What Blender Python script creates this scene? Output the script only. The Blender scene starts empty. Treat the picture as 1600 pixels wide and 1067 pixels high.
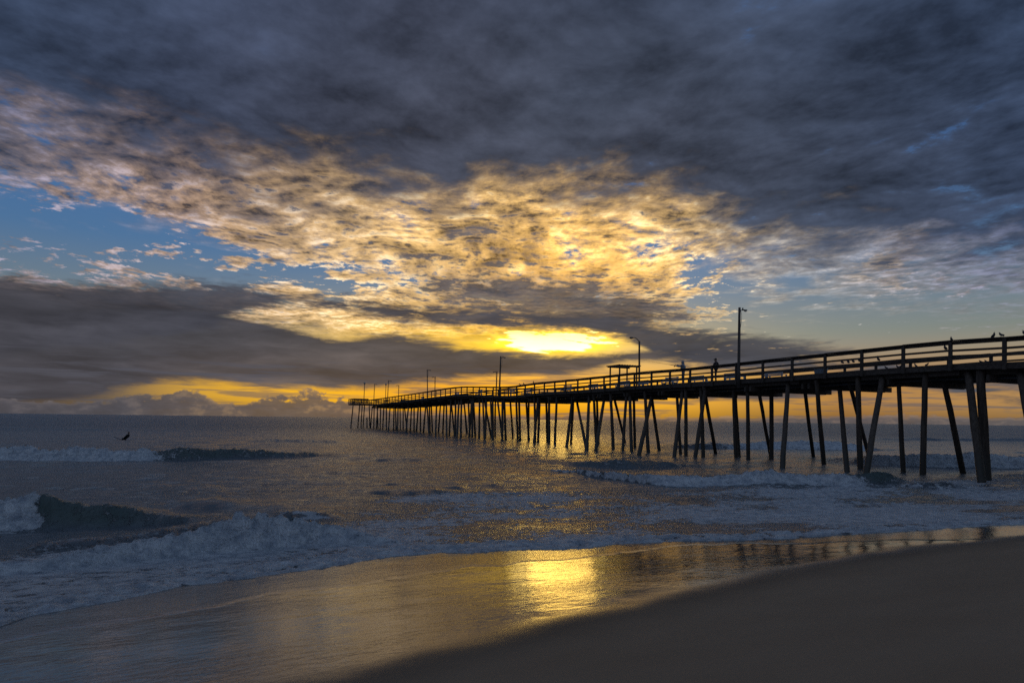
import bpy, bmesh, math, random
import numpy as np
from mathutils import Vector, Matrix, Euler

random.seed(7)
rng = np.random.default_rng(11)
scene = bpy.context.scene
R = math.radians

# ------------------------------------------------------------------ camera
EYE = 2.4            # lens height above the still water, metres
FPX = 978.0          # focal length in photograph pixels (1600 wide)
ROLL = 0.0119        # the photograph's horizon drops to the right
HZ = 655.0           # horizon row at the middle column
cam_data = bpy.data.cameras.new('camera')
cam = bpy.data.objects.new('camera', cam_data)
scene.collection.objects.link(cam)
cam_data.sensor_fit = 'HORIZONTAL'
cam_data.sensor_width = 36.0
cam_data.lens = 36.0 * FPX / 1600.0
cam_data.shift_x = 0.0
cam_data.shift_y = (HZ - 533.5) / 1600.0
cam_data.clip_start = 0.05
cam_data.clip_end = 60000.0
cam.matrix_world = Matrix.Translation((0, 0, EYE)) @ Matrix.Rotation(R(90), 4, 'X') @ Matrix.Rotation(ROLL, 4, 'Z')
scene.camera = cam


def ray(px, py):
    """World direction of a photograph pixel, used while surveying the place (y = 1)."""
    u, v = (px - 800.0) / FPX, (HZ - py) / FPX
    c, s = math.cos(ROLL), math.sin(ROLL)
    x, z = u * c - v * s, u * s + v * c
    return Vector((x, 1.0, z))


def on_z(px, py, z=0.0):
    d = ray(px, py)
    k = (z - EYE) / d.z
    return Vector((d.x * k, k, z))


def ang(px, py):
    d = ray(px, py)
    return math.atan2(d.x, d.y), math.atan2(d.z, math.hypot(d.x, d.y))


# ------------------------------------------------------------------ world
SUN_AZ, SUN_EL = ang(872, 533)
world = bpy.data.worlds.new('World')
scene.world = world
world.use_nodes = True
NT = world.node_tree
NT.nodes.clear()


class V:
    """A node socket that can be used in arithmetic."""
    tree = NT

    def __init__(self, s):
        self.s = s

    def __add__(a, b): return mth('ADD', a, b)
    def __radd__(a, b): return mth('ADD', b, a)
    def __sub__(a, b): return mth('SUBTRACT', a, b)
    def __rsub__(a, b): return mth('SUBTRACT', b, a)
    def __mul__(a, b): return mth('MULTIPLY', a, b)
    def __rmul__(a, b): return mth('MULTIPLY', b, a)
    def __truediv__(a, b): return mth('DIVIDE', a, b)
    def __rtruediv__(a, b): return mth('DIVIDE', b, a)


def put(inp, v):
    if isinstance(v, V):
        V.tree.links.new(v.s, inp)
    elif isinstance(v, (tuple, list)) and len(v) == 3 and inp.type == 'RGBA':
        inp.default_value = (*v, 1.0)
    else:
        inp.default_value = v


def nd(t, **kw):
    n = V.tree.nodes.new(t)
    for k, v in kw.items():
        setattr(n, k, v)
    return n


def mth(op, a, b=None, c=None, clamp=False):
    n = nd('ShaderNodeMath', operation=op, use_clamp=clamp)
    put(n.inputs[0], a)
    if b is not None: put(n.inputs[1], b)
    if c is not None: put(n.inputs[2], c)
    return V(n.outputs[0])


def expo(a): return mth('EXPONENT', a)
def mx(a, b): return mth('MAXIMUM', a, b)
def mn(a, b): return mth('MINIMUM', a, b)
def sat(a): return mth('ADD', a, 0.0, clamp=True)
def sq(a): return mth('MULTIPLY', a, a)


def sm(lo, hi, x):
    n = nd('ShaderNodeMapRange', interpolation_type='SMOOTHSTEP', clamp=True)
    put(n.inputs['Value'], x)
    put(n.inputs['From Min'], lo); put(n.inputs['From Max'], hi)
    return V(n.outputs['Result'])


def lin(lo, hi, a, b, x):
    n = nd('ShaderNodeMapRange', interpolation_type='LINEAR', clamp=True)
    put(n.inputs['Value'], x)
    for k, v in zip(('From Min', 'From Max', 'To Min', 'To Max'), (lo, hi, a, b)):
        put(n.inputs[k], v)
    return V(n.outputs['Result'])


def comb(x, y, z):
    n = nd('ShaderNodeCombineXYZ')
    for i, v in enumerate((x, y, z)): put(n.inputs[i], v)
    return V(n.outputs[0])


def vm(op, a, b=None, scale=None):
    n = nd('ShaderNodeVectorMath', operation=op)
    put(n.inputs[0], a)
    if b is not None: put(n.inputs[1], b)
    if scale is not None: put(n.inputs['Scale'], scale)
    return V(n.outputs['Value'] if op in ('DOT_PRODUCT', 'LENGTH') else n.outputs[0])


def noise(vec, scale=1.0, detail=5.0, rough=0.55, dist=0.0, lac=2.0, kind='FBM', colour=False):
    n = nd('ShaderNodeTexNoise', noise_dimensions='3D', noise_type=kind)
    put(n.inputs['Vector'], vec)
    for k, v in (('Scale', scale), ('Detail', detail), ('Roughness', rough), ('Distortion', dist), ('Lacunarity', lac)):
        put(n.inputs[k], v)
    return V(n.outputs['Color' if colour else 'Fac'])


def mixc(f, a, b):
    n = nd('ShaderNodeMix', data_type='RGBA', clamp_factor=True)
    put(n.inputs[0], f); put(n.inputs[6], a); put(n.inputs[7], b)
    return V(n.outputs[2])


def ramp(x, stops, interp='LINEAR'):
    n = nd('ShaderNodeValToRGB')
    cr = n.color_ramp
    cr.interpolation = interp
    while len(cr.elements) < len(stops): cr.elements.new(0.5)
    for e, (p, c) in zip(cr.elements, stops):
        e.position = p
        e.color = (*c, 1.0) if len(c) == 3 else c
    put(n.inputs[0], x)
    return V(n.outputs[0])


def fcurve(x, pts):
    """Piecewise curve of x in 0..1 through pts, values 0..1."""
    n = nd('ShaderNodeFloatCurve')
    c = n.mapping.curves[0]
    pts = sorted(pts)
    while len(c.points) < len(pts): c.points.new(0.5, 0.5)
    for p, (a, b) in zip(c.points, pts):
        p.location = (a, b)
        p.handle_type = 'AUTO_CLAMPED'
    n.mapping.update()
    put(n.inputs['Value'], x)
    return V(n.outputs[0])


geo = nd('ShaderNodeTexCoord')
DIR = V(geo.outputs['Generated'])
sep = nd('ShaderNodeSeparateXYZ')
put(sep.inputs[0], DIR)
dx, dy, dz = (V(sep.outputs[i]) for i in range(3))
hyp = mth('SQRT', sq(dx) + sq(dy) + 1e-6)
AZ = mth('ARCTAN2', dx, dy)
EL = mth('ARCTAN2', mx(dz, 0.0), hyp)
A01 = lin(-0.9, 0.9, 0.0, 1.0, AZ)
EMAX = 0.8


def edge(points):
    """Elevation of a cloud edge as a curve of azimuth, surveyed from the photograph."""
    out = []
    for px, py in points:
        a, e = ang(px, py)
        out.append(((a + 0.9) / 1.8, e / EMAX))
    return fcurve(A01, out) * EMAX


sun_dir = (math.sin(SUN_AZ) * math.cos(SUN_EL), math.cos(SUN_AZ) * math.cos(SUN_EL), math.sin(SUN_EL))
THETA = mth('ARCCOSINE', mn(vm('DOT_PRODUCT', DIR, sun_dir), 0.999999))

# clear sky behind every cloud
nish = nd('ShaderNodeTexSky', sky_type='NISHITA', sun_disc=False)
nish.sun_elevation = SUN_EL
nish.sun_rotation = SUN_AZ
nish.altitude = 0.0
nish.air_density = 1.0
nish.dust_density = 0.6
nish.ozone_density = 2.5
SKY_K = 0.05
clear = vm('SCALE', V(nish.outputs[0]), scale=SKY_K)
# the photograph's blue is deep: haze greys it towards the horizon
def col(c): return comb(*c)
def scl(c, k): return vm('SCALE', c, scale=k)
def add(a, b): return vm('ADD', a, b)

# perspective coordinates of a flat cloud deck, long axis towards the sun
invz = 1.0 / (dz + 0.055)
P = comb(dx * invz, dy * invz * 0.92, 0.0)
warp = noise(P, 1.1, 3, 0.5, colour=True)
PW = add(P, scl(vm('SUBTRACT', warp, (0.5, 0.5, 0.5)), 0.34))
# coordinates of the far, edge-on cloud banks
Q = comb(AZ * 6.0, EL * 30.0, 3.7)
qw = noise(Q, 0.7, 3, 0.5, colour=True)
QW = add(Q, scl(vm('SUBTRACT', qw, (0.5, 0.5, 0.5)), 1.3))

n_big = noise(PW, 1.35, 9, 0.56)
n_cell = noise(PW, 5.2, 7, 0.6)
n_soft = noise(P, 0.9, 4, 0.5)
n_bank = noise(QW, 1.0, 7, 0.55)
n_fine = noise(QW, 3.2, 5, 0.6)

# light that filters through thin cloud, by distance from the sun
T01 = THETA / 1.5
gold = ramp(T01, [(0.0, (2.4, 1.25, 0.20)), (0.07, (1.25, 0.66, 0.12)), (0.15, (1.05, 0.63, 0.20)),
                  (0.25, (0.80, 0.51, 0.22)), (0.38, (0.40, 0.26, 0.17)), (0.52, (0.20, 0.155, 0.15)), (0.75, (0.07, 0.085, 0.13)), (1.0, (0.05, 0.065, 0.10))])
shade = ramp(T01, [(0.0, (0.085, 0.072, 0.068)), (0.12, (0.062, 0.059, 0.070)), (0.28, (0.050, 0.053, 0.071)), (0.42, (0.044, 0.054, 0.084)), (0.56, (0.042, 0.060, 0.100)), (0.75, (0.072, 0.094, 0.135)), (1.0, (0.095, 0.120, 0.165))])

# clear sky
blue = mixc(0.78, clear, ramp(EL / 0.8, [(0.0, (0.30, 0.26, 0.20)), (0.16, (0.16, 0.175, 0.155)), (0.30, (0.052, 0.130, 0.270)), (0.45, (0.034, 0.115, 0.31)), (1.0, (0.035, 0.10, 0.26))]))
# ---- horizon glow under the banks
glow_a = ramp(A01, [(0.0, (0.10, 0.07, 0.055)), (0.12, (0.12, 0.085, 0.06)), (0.19, (0.17, 0.115, 0.06)), (0.24, (0.50, 0.27, 0.035)), (0.33, (0.78, 0.39, 0.015)), (0.42, (0.72, 0.32, 0.02)),
                    (0.52, (0.92, 0.40, 0.008)), (0.62, (0.80, 0.38, 0.025)), (0.70, (0.52, 0.26, 0.04)), (0.77, (0.34, 0.17, 0.05)), (0.88, (0.36, 0.20, 0.07)), (1.0, (0.18, 0.12, 0.07))])
low = mixc(sm(0.0, 0.035, EL), scl(glow_a, 0.55), glow_a)
base = mixc(sm(0.135, 0.045, EL), blue, low)
# sun halo in the opening
wl = n_fine - 0.5
n_fine2 = noise(comb(AZ * 16.0, EL * 150.0 + AZ * 12.0, 2.2), 1.0, 5, 0.6)
a0, e0 = SUN_AZ, SUN_EL
hx = (AZ - (a0 - 0.13)) / 0.26
hy = (EL - e0 + wl * 0.03) / 0.040
halo = expo(0.0 - sq(hx) - sq(hy))
base = mixc(sat(halo * 1.15), base, scl(col((0.80, 0.47, 0.05)), 0.75 + n_fine2 * 0.5))
halo2 = expo(0.0 - sq((AZ - (a0 - 0.01)) / 0.085) - sq((EL - e0 + wl * 0.012) / 0.0185))
base = mixc(sat(halo2 * 1.1), base, col((2.3, 1.40, 0.006)))
cx = (AZ - a0 + 0.008) / 0.085
cy = (EL - e0 + wl * 0.022) / 0.0145
core = sm(1.25, 0.70, sq(cx) + sq(cy) + wl * 3.8 + (n_fine2 - 0.5) * 4.0)
base = add(base, scl(col((3.3, 2.3, 0.75)), core))

# ---- broken golden altocumulus and the dark deck above it
sun_flat = (math.sin(SUN_AZ), math.cos(SUN_AZ) * 0.92, 0.0)
n_tiny = noise(PW, 17.0, 6, 0.65)
n_lee = noise(add(PW, tuple(0.045 * c for c in sun_flat)), 5.2, 7, 0.6)
relief = n_cell - n_lee
n_mid = noise(P, 2.6, 6, 0.6, 0.3)
deck_edge = edge([(-150, 150), (0, 212), (120, 240), (250, 268), (400, 298), (520, 312), (640, 325), (760, 335), (880, 315), (980, 330), (1100, 362), (1200, 392), (1320, 412), (1450, 418), (1600, 428), (1750, 430)])
above = EL - deck_edge + (n_soft - 0.5) * 0.10 + (n_mid - 0.5) * 0.24 + (n_cell - 0.5) * 0.09
deck = sm(-0.080, 0.070, above)
gapL = expo(0.0 - sq((AZ + 0.54) / 0.30) - sq((EL - 0.225 - (AZ + 0.54) * -0.10) / 0.056))
gapR = sm(0.18, 0.40, AZ) * sm(0.315, 0.22, EL)
midR = expo(0.0 - sq((AZ - 0.54) / 0.10) - sq((EL - 0.225) / 0.035))
n_fan0 = noise(comb(dx * invz * 3.0 - dy * invz * 0.12, dy * invz * 0.8, 7.0), 1.0, 5, 0.6)
nn = n_big * 0.34 + n_cell * 0.30 + n_tiny * 0.20 + n_fan0 * 0.16
cov = 0.095 - gapL * (0.155 + (n_mid - 0.5) * 0.75) - gapR * 0.165 + midR * 0.14
tau = mx(nn - 0.5 + cov, 0.0)
rags = expo(0.0 - sq((AZ - 0.10) / 0.30) - sq((EL - 0.178 + (AZ - 0.1) * 0.12) / 0.042))
n_hole = noise(PW, 2.6, 6, 0.6) + (n_cell - 0.5) * 0.25 + (n_tiny - 0.5) * 0.10
hole = sm(0.56, 0.76, n_hole) * sm(-0.40, 0.35, AZ) * 0.75 + sm(0.60, 0.78, n_hole) * 0.5
alpha = (1.0 - (1.0 - deck * (1.0 - mn(hole, 0.85))) * expo(tau * -30.0 * (1.0 - deck * mn(hole, 0.85)))) * sm(0.105, 0.160, EL)
core_t = sm(0.075, 0.19, tau + relief * 0.25 + midR * 0.09 + rags * 0.15)
thick = mx(deck, core_t * 0.95)
n_fan = noise(add(comb(dx * invz * 5.5 - dy * invz * 0.25, dy * invz * 1.1, 4.0), scl(vm('SUBTRACT', warp, (0.5, 0.5, 0.5)), 0.8)), 1.0, 6, 0.62)
litk = mx(0.88 + relief * 4.6 + (n_fan - 0.5) * 1.7 + (n_tiny - 0.5) * 2.0 - (tau - 0.08) * 2.6, 0.12)
lit = mixc(sm(0.95, 1.55, litk) * 0.75, scl(gold, litk), vm('MULTIPLY', scl(gold, litk), (1.05, 1.28, 1.9)))
tone = 0.86 + (n_mid - 0.5) * 1.6 + (n_soft - 0.5) * 1.2 + (n_cell - 0.5) * 0.7 + relief * 0.9
cool = mixc(sm(-0.45, 0.5, AZ + (n_soft - 0.5) * 1.5), (0.95, 1.01, 1.12), (0.86, 1.04, 1.22))
tone = mx(tone, 0.40)
lit = mixc(sm(0.18, 0.48, AZ), lit, vm('MULTIPLY', lit, (0.72, 0.86, 1.25)))
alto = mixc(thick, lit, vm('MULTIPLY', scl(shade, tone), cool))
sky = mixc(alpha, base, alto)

# ---- grey stratus banks near the horizon
def bank(top, bot, soft_t, soft_b, wob, seed):
    w = (n_bank - 0.5) * wob + (n_fine - 0.5) * wob * 0.9 + (n_fine2 - 0.5) * wob * 0.4
    t = sm(soft_t * -0.5, soft_t, edge(top) - EL + w)
    b = sm(soft_b * -0.5, soft_b, EL - edge(bot) + w * 0.7)
    return t * b


upper = bank([(-150, 425), (0, 430), (150, 436), (280, 438), (400, 450), (520, 462), (620, 466), (700, 476), (800, 484), (900, 488), (1000, 500), (1100, 512), (1220, 528), (1320, 548), (1400, 575), (1750, 640)],
             [(-150, 600), (0, 560), (300, 520), (430, 482), (520, 487), (620, 502), (740, 512), (850, 513), (915, 517), (970, 531), (1020, 552), (1060, 570), (1200, 575), (1330, 560), (1400, 590), (1750, 660)], 0.016, 0.012, 0.05, 0)
lower = bank([(-150, 440), (0, 470), (300, 480), (440, 505), (520, 525), (610, 520), (700, 535), (800, 548), (880, 550), (950, 549), (1010, 543), (1080, 540), (1250, 560), (1400, 580), (1750, 588)],
             [(-150, 640), (0, 636), (130, 628), (215, 604), (330, 598), (450, 607), (580, 608), (700, 596), (820, 590), (900, 586), (1000, 566), (1100, 568), (1200, 578), (1300, 580), (1450, 596), (1750, 594)], 0.010, 0.010, 0.030, 1)
third = bank([(800, 640), (950, 612), (1040, 602), (1150, 600), (1280, 600), (1400, 590), (1500, 586), (1750, 588)],
             [(800, 641), (950, 618), (1040, 622), (1150, 626), (1280, 618), (1400, 600), (1500, 597), (1750, 594)], 0.006, 0.006, 0.020, 2)
tint = ramp(A01, [(0.0, (0.056, 0.054, 0.064)), (0.25, (0.054, 0.055, 0.070)), (0.5, (0.061, 0.057, 0.065)), (0.7, (0.058, 0.058, 0.068)), (1.0, (0.062, 0.070, 0.086))])
grey = scl(tint, 0.84 + (n_bank - 0.5) * 1.6 + (n_fine - 0.5) * 0.5)
warm = scl(gold, 0.10 + sm(0.45, 0.75, n_bank) * 0.28)
holes = sm(0.60, 0.74, noise(PW, 4.0, 6, 0.6)) * sm(0.55, 0.15, mth('ABSOLUTE', AZ - 0.08))
sky = mixc(lower * 0.96, sky, add(grey, scl(warm, sm(0.16, 0.0, EL) * 0.25)))
up_col = mixc(holes * 0.55, grey, gold)
sky = mixc(upper * (0.97 - holes * 0.35), sky, up_col)

sky = mixc(third * 0.9, sky, grey)
# ---- streaks and far cumulus on the horizon
S = comb(AZ * 5.0, EL * 85.0, 9.1)
n_str = noise(S, 1.3, 6, 0.6, 0.4)
streak = sm(0.50, 0.62, n_str) * sm(0.10, 0.06, EL)
sky = mixc(streak * 0.62, sky, scl(tint, 1.25))
C = comb(AZ * 34.0, EL * 60.0, 1.3)
n_cu = noise(C, 1.0, 6, 0.6)
cu_top = edge([(-150, 628), (0, 622), (60, 627), (170, 622), (215, 615), (300, 612), (345, 630), (420, 618), (470, 614), (540, 622), (620, 640), (800, 646), (900, 646), (930, 646), (980, 648), (1100, 650), (1350, 648), (1750, 652)])
d_cu = cu_top - EL + (n_cu - 0.5) * (cu_top * 1.9)
cu = sm(0.0, 0.004, d_cu)
rim = sm(0.007, 0.0, d_cu) * cu
cu_col = add(scl(tint, 0.95 + (n_cu - 0.5) * 1.2), scl(glow_a, rim * 0.40 + 0.07 + sm(0.52, 0.66, n_cu) * 0.12))
sky = mixc(cu * 0.93, sky, cu_col)

sky = mixc(sm(-0.002, -0.02, dz), sky, (0.05, 0.05, 0.055))
bgn = nd('ShaderNodeBackground')
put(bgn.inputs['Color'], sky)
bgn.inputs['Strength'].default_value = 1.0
wo = nd('ShaderNodeOutputWorld')
NT.links.new(bgn.outputs[0], wo.inputs[0])
world.cycles.sampling_method = 'MANUAL'
world.cycles.sample_map_resolution = 2048

sun_data = bpy.data.lights.new('sun', 'SUN')
sun_data.energy = 0.022
sun_data.angle = R(6.0)
sun_data.color = (1.0, 0.58, 0.10)
sun = bpy.data.objects.new('sun', sun_data)
scene.collection.objects.link(sun)
sun.rotation_euler = Vector(sun_dir).to_track_quat('Z', 'Y').to_euler()

scene.view_settings.view_transform = 'Standard'
scene.view_settings.look = 'None'
scene.view_settings.gamma = 1.0
scene.view_settings.use_curve_mapping = False
scene.view_settings.exposure = 0.35
scene.cycles.use_denoising = False
scene.cycles.max_bounces = 6
scene.cycles.sample_clamp_indirect = 4.0
scene.cycles.sample_clamp_direct = 4.0
# ------------------------------------------------------------------ shore frame
PHI = math.atan(464 / 978)                       # the pier runs straight out to sea along S
TX = np.array([math.cos(PHI), math.sin(PHI)])    # along the shore
SX = np.array([-math.sin(PHI), math.cos(PHI)])   # out to sea
SLOPE, SW0 = 0.06, 10.6                          # beach slope and where it meets still water


def ts(p): return p[0] * TX[0] + p[1] * TX[1], p[0] * SX[0] + p[1] * SX[1]
def xy(t, s): return t * TX[0] + s * SX[0], t * TX[1] + s * SX[1]


def on_beach(px, py):
    d = ray(px, py)
    s = d.x * SX[0] + d.y * SX[1]
    k = (SLOPE * SW0 - EYE) / (d.z + SLOPE * s)
    return ts((d.x * k, k))


def on_ts(px, py): return ts(on_z(px, py))


# ---- numpy gradient noise
_perm = rng.permutation(4096)
_g = rng.normal(size=(4096, 2)); _g /= np.linalg.norm(_g, axis=1)[:, None]


def pnoise(x, y):
    xi, yi = np.floor(x).astype(np.int64), np.floor(y).astype(np.int64)
    fx, fy = x - xi, y - yi
    def gr(i, j):
        h = _perm[(_perm[(xi + i) & 4095] + yi + j) & 4095]
        return _g[h, 0] * (fx - i) + _g[h, 1] * (fy - j)
    u, v = fx * fx * fx * (fx * (fx * 6 - 15) + 10), fy * fy * fy * (fy * (fy * 6 - 15) + 10)
    a = gr(0, 0) * (1 - u) + gr(1, 0) * u
    b = gr(0, 1) * (1 - u) + gr(1, 1) * u
    return (a * (1 - v) + b * v) * 1.5


def fbm(x, y, octv=4, gain=0.5):
    r, a = 0, 1.0
    for i in range(octv):
        r = r + a * pnoise(x * 2 ** i + 13.7 * i, y * 2 ** i - 7.1 * i)
        a *= gain
    return r


def sstep(lo, hi, x):
    k = np.clip((x - lo) / (hi - lo), 0, 1)
    return k * k * (3 - 2 * k)


def mesh_grid(name, X, Y, Z, attrs, mat, kind='structure'):
    n, m = X.shape
    me = bpy.data.meshes.new(name)
    me.vertices.add(n * m)
    me.vertices.foreach_set('co', np.stack([X, Y, Z], -1).astype(np.float32).ravel())
    idx = np.arange(n * m).reshape(n, m)
    q = np.stack([idx[:-1, :-1], idx[:-1, 1:], idx[1:, 1:], idx[1:, :-1]], -1).reshape(-1, 4)
    me.loops.add(q.size)
    me.loops.foreach_set('vertex_index', q.ravel().astype(np.int32))
    me.polygons.add(len(q))
    me.polygons.foreach_set('loop_start', (np.arange(len(q)) * 4).astype(np.int32))
    me.polygons.foreach_set('use_smooth', np.ones(len(q), dtype=bool))
    for k, a in attrs.items():
        at = me.attributes.new(k, 'FLOAT', 'POINT')
        at.data.foreach_set('value', a.astype(np.float32).ravel())
    me.update(calc_edges=True)
    me.materials.append(mat)
    o = bpy.data.objects.new(name, me)
    scene.collection.objects.link(o)
    o['kind'] = kind
    return o


def new_mat(name):
    m = bpy.data.materials.new(name)
    m.use_nodes = True
    V.tree = m.node_tree
    m.node_tree.nodes.clear()
    out = nd('ShaderNodeOutputMaterial')
    b = nd('ShaderNodeBsdfPrincipled')
    m.node_tree.links.new(b.outputs[0], out.inputs[0])
    return m, b


def attr(name):
    n = nd('ShaderNodeAttribute', attribute_name=name)
    return V(n.outputs['Fac'])


def bump(h, dist, strength=1.0, normal=None):
    n = nd('ShaderNodeBump')
    put(n.inputs['Height'], h); put(n.inputs['Distance'], dist); put(n.inputs['Strength'], strength)
    if normal is not None: put(n.inputs['Normal'], normal)
    return V(n.outputs[0])


def shore_coords():
    """Material coordinates along (x) and across (y) the shore, in metres."""
    g = nd('ShaderNodeNewGeometry')
    p = V(g.outputs['Position'])
    x = vm('DOT_PRODUCT', p, (TX[0], TX[1], 0.0))
    y = vm('DOT_PRODUCT', p, (SX[0], SX[1], 0.0))
    return p, x, y


# ------------------------------------------------------------------ sand
m_sand, b = new_mat('sand')
p, gx, gy = shore_coords()
wet, film = attr('wet'), attr('film')
grain = noise(p, 160.0, 3, 0.6)
mott = noise(comb(gx * 0.5, gy * 1.4, 0.0), 1.0, 6, 0.6)
dry_c = mixc(mott, (0.255, 0.180, 0.122), (0.35, 0.258, 0.182))
dry_c = mixc(sm(0.55, 0.75, grain) * 0.35, dry_c, (0.16, 0.14, 0.12))
wet_c = mixc(mott, (0.045, 0.040, 0.036), (0.078, 0.070, 0.064))
put(b.inputs['Base Color'], mixc(wet, dry_c, wet_c))
damp = sm(0.25, 0.95, wet + (mott - 0.5) * 0.25)
put(b.inputs['Roughness'], lin(0.0, 1.0, 0.85, 0.055, damp) - film * 0.03)
put(b.inputs['IOR'], lin(0.0, 1.0, 1.15, 1.45, damp))
put(b.inputs['Specular IOR Level'], lin(0.0, 1.0, 0.4, 0.85, damp))
# ripples in the film of water, drawn out along the swash
rp = noise(comb(gx * 5.5 + gy * 1.6, gy * 13.0 - gx * 1.5, 0.0), 1.0, 4, 0.6, 0.8)
pit = noise(comb(gx * 14.0, gy * 26.0, 0.0), 1.0, 3, 0.6)
rill = noise(comb(gx * 9.0 + gy * 5.0, gy * 2.2, 5.0), 1.0, 4, 0.6, 0.5)
patchy = sm(0.40, 0.66, noise(comb(gx * 0.35 + 3.0, gy * 0.8, 0.0), 1.0, 3, 0.5))
hgt = rp * (0.10 + patchy * 0.22) + pit * (0.06 + film * 0.20) + rill * 0.05 * patchy + (mott - 0.5) * 0.5 + (noise(comb(gx * 1.1, gy * 1.7, 8.0), 1.0, 3, 0.5) - 0.5) * 0.9
n1 = bump(hgt, mixs := lin(0.0, 1.0, 0.004, 0.0115, wet), 1.0)
put(b.inputs['Normal'], bump(grain, 0.0015, lin(0.0, 1.0, 1.0, 0.08, damp), n1))

sh_px = [(0, 979), (40, 964), (80, 955), (150, 944), (225, 930), (280, 917), (340, 911), (400, 904), (450, 896), (500, 890), (575, 876), (620, 870), (661, 867), (695, 863), (740, 864), (800, 861), (875, 859), (924, 856), (950, 852), (1025, 848),
         (1100, 845.5), (1206, 843), (1300, 838), (1412, 830), (1487, 825.5), (1600, 819)]
sh = np.array(sorted(on_beach(*q) for q in sh_px))
sh = np.vstack([[-3000, 6.5], [-40, 7.0], [-6, 7.4], sh, [22, 7.3], [60, 7.6], [3000, 7.6]])
dr_px = [(500, 1067), (700, 1020), (850, 980), (1000, 950), (1100, 930), (1300, 885), (1450, 862), (1600, 845)]
dr = np.array(sorted(on_beach(*q) for q in dr_px))
dr[:, 1] += np.linspace(-0.30, 0.10, len(dr))
dr = np.vstack([[-3000, 4.2], [-10, 4.3], [-2, 4.7], dr, [20, 6.3], [60, 6.6], [3000, 6.6]])


def shore_s(t):
    return np.interp(t, sh[:, 0], sh[:, 1]) + 0.10 * fbm(t * 0.9, t * 0 + 3.3, 4, 0.6) * sstep(0, 1, 1) + 0.012 * fbm(t * 9.0, t * 0, 3)


def dry_s(t): return np.interp(t, dr[:, 0], dr[:, 1]) + 0.10 * fbm(t * 0.35, t * 0 + 9.1, 3)


def beach_z(t, s):
    z = SLOPE * (SW0 - s)
    up = np.clip(5.0 - s, 0, None)
    z = z + 0.018 * np.clip(up, 0, 12) ** 1.25 - SLOPE * np.clip(-s - 12, 0, None) * 0.75   # berm flattens inland
    z = z + 0.020 * fbm(t * 0.25, s * 0.35, 3) * sstep(5.5, 2.0, s)
    return z


def spaced(a, b, f):
    out = [a]
    while out[-1] < b: out.append(out[-1] + f(out[-1]))
    return np.array(out)


tcol = spaced(-26, 46, lambda t: 0.0075 * math.sqrt(t * t + 30))
tcol = np.concatenate([-26 - np.geomspace(0.4, 6000, 40)[::-1], tcol, tcol[-1] + np.geomspace(0.4, 6000, 40)])
srow = np.concatenate([-np.geomspace(0.3, 160, 40)[::-1], np.arange(0, 11.5, 0.045), np.geomspace(11.6, 90, 30)])
TT, SS = np.meshgrid(tcol, srow)
ZB = beach_z(TT, SS)
dwet = SS - dry_s(TT) + 0.10 * fbm(TT * 0.8, SS * 1.2, 4)
wet = sstep(-0.60, 0.95, dwet)
dsh = shore_s(TT) - SS
# thin step where the last sheet of water drained away
edge2 = 1.05 + 0.55 * np.sin(TT * 0.45 + 0.8) + 0.35 * fbm(TT * 0.5, TT * 0 + 5, 3)
film = sstep(edge2 + 0.05, edge2 - 0.05, dsh)
ZB = ZB + 0.006 * film * (dsh > -0.3)
XB, YB = xy(TT, SS)
mesh_grid('beach', XB, YB, ZB, {'wet': wet, 'film': film}, m_sand)

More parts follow.
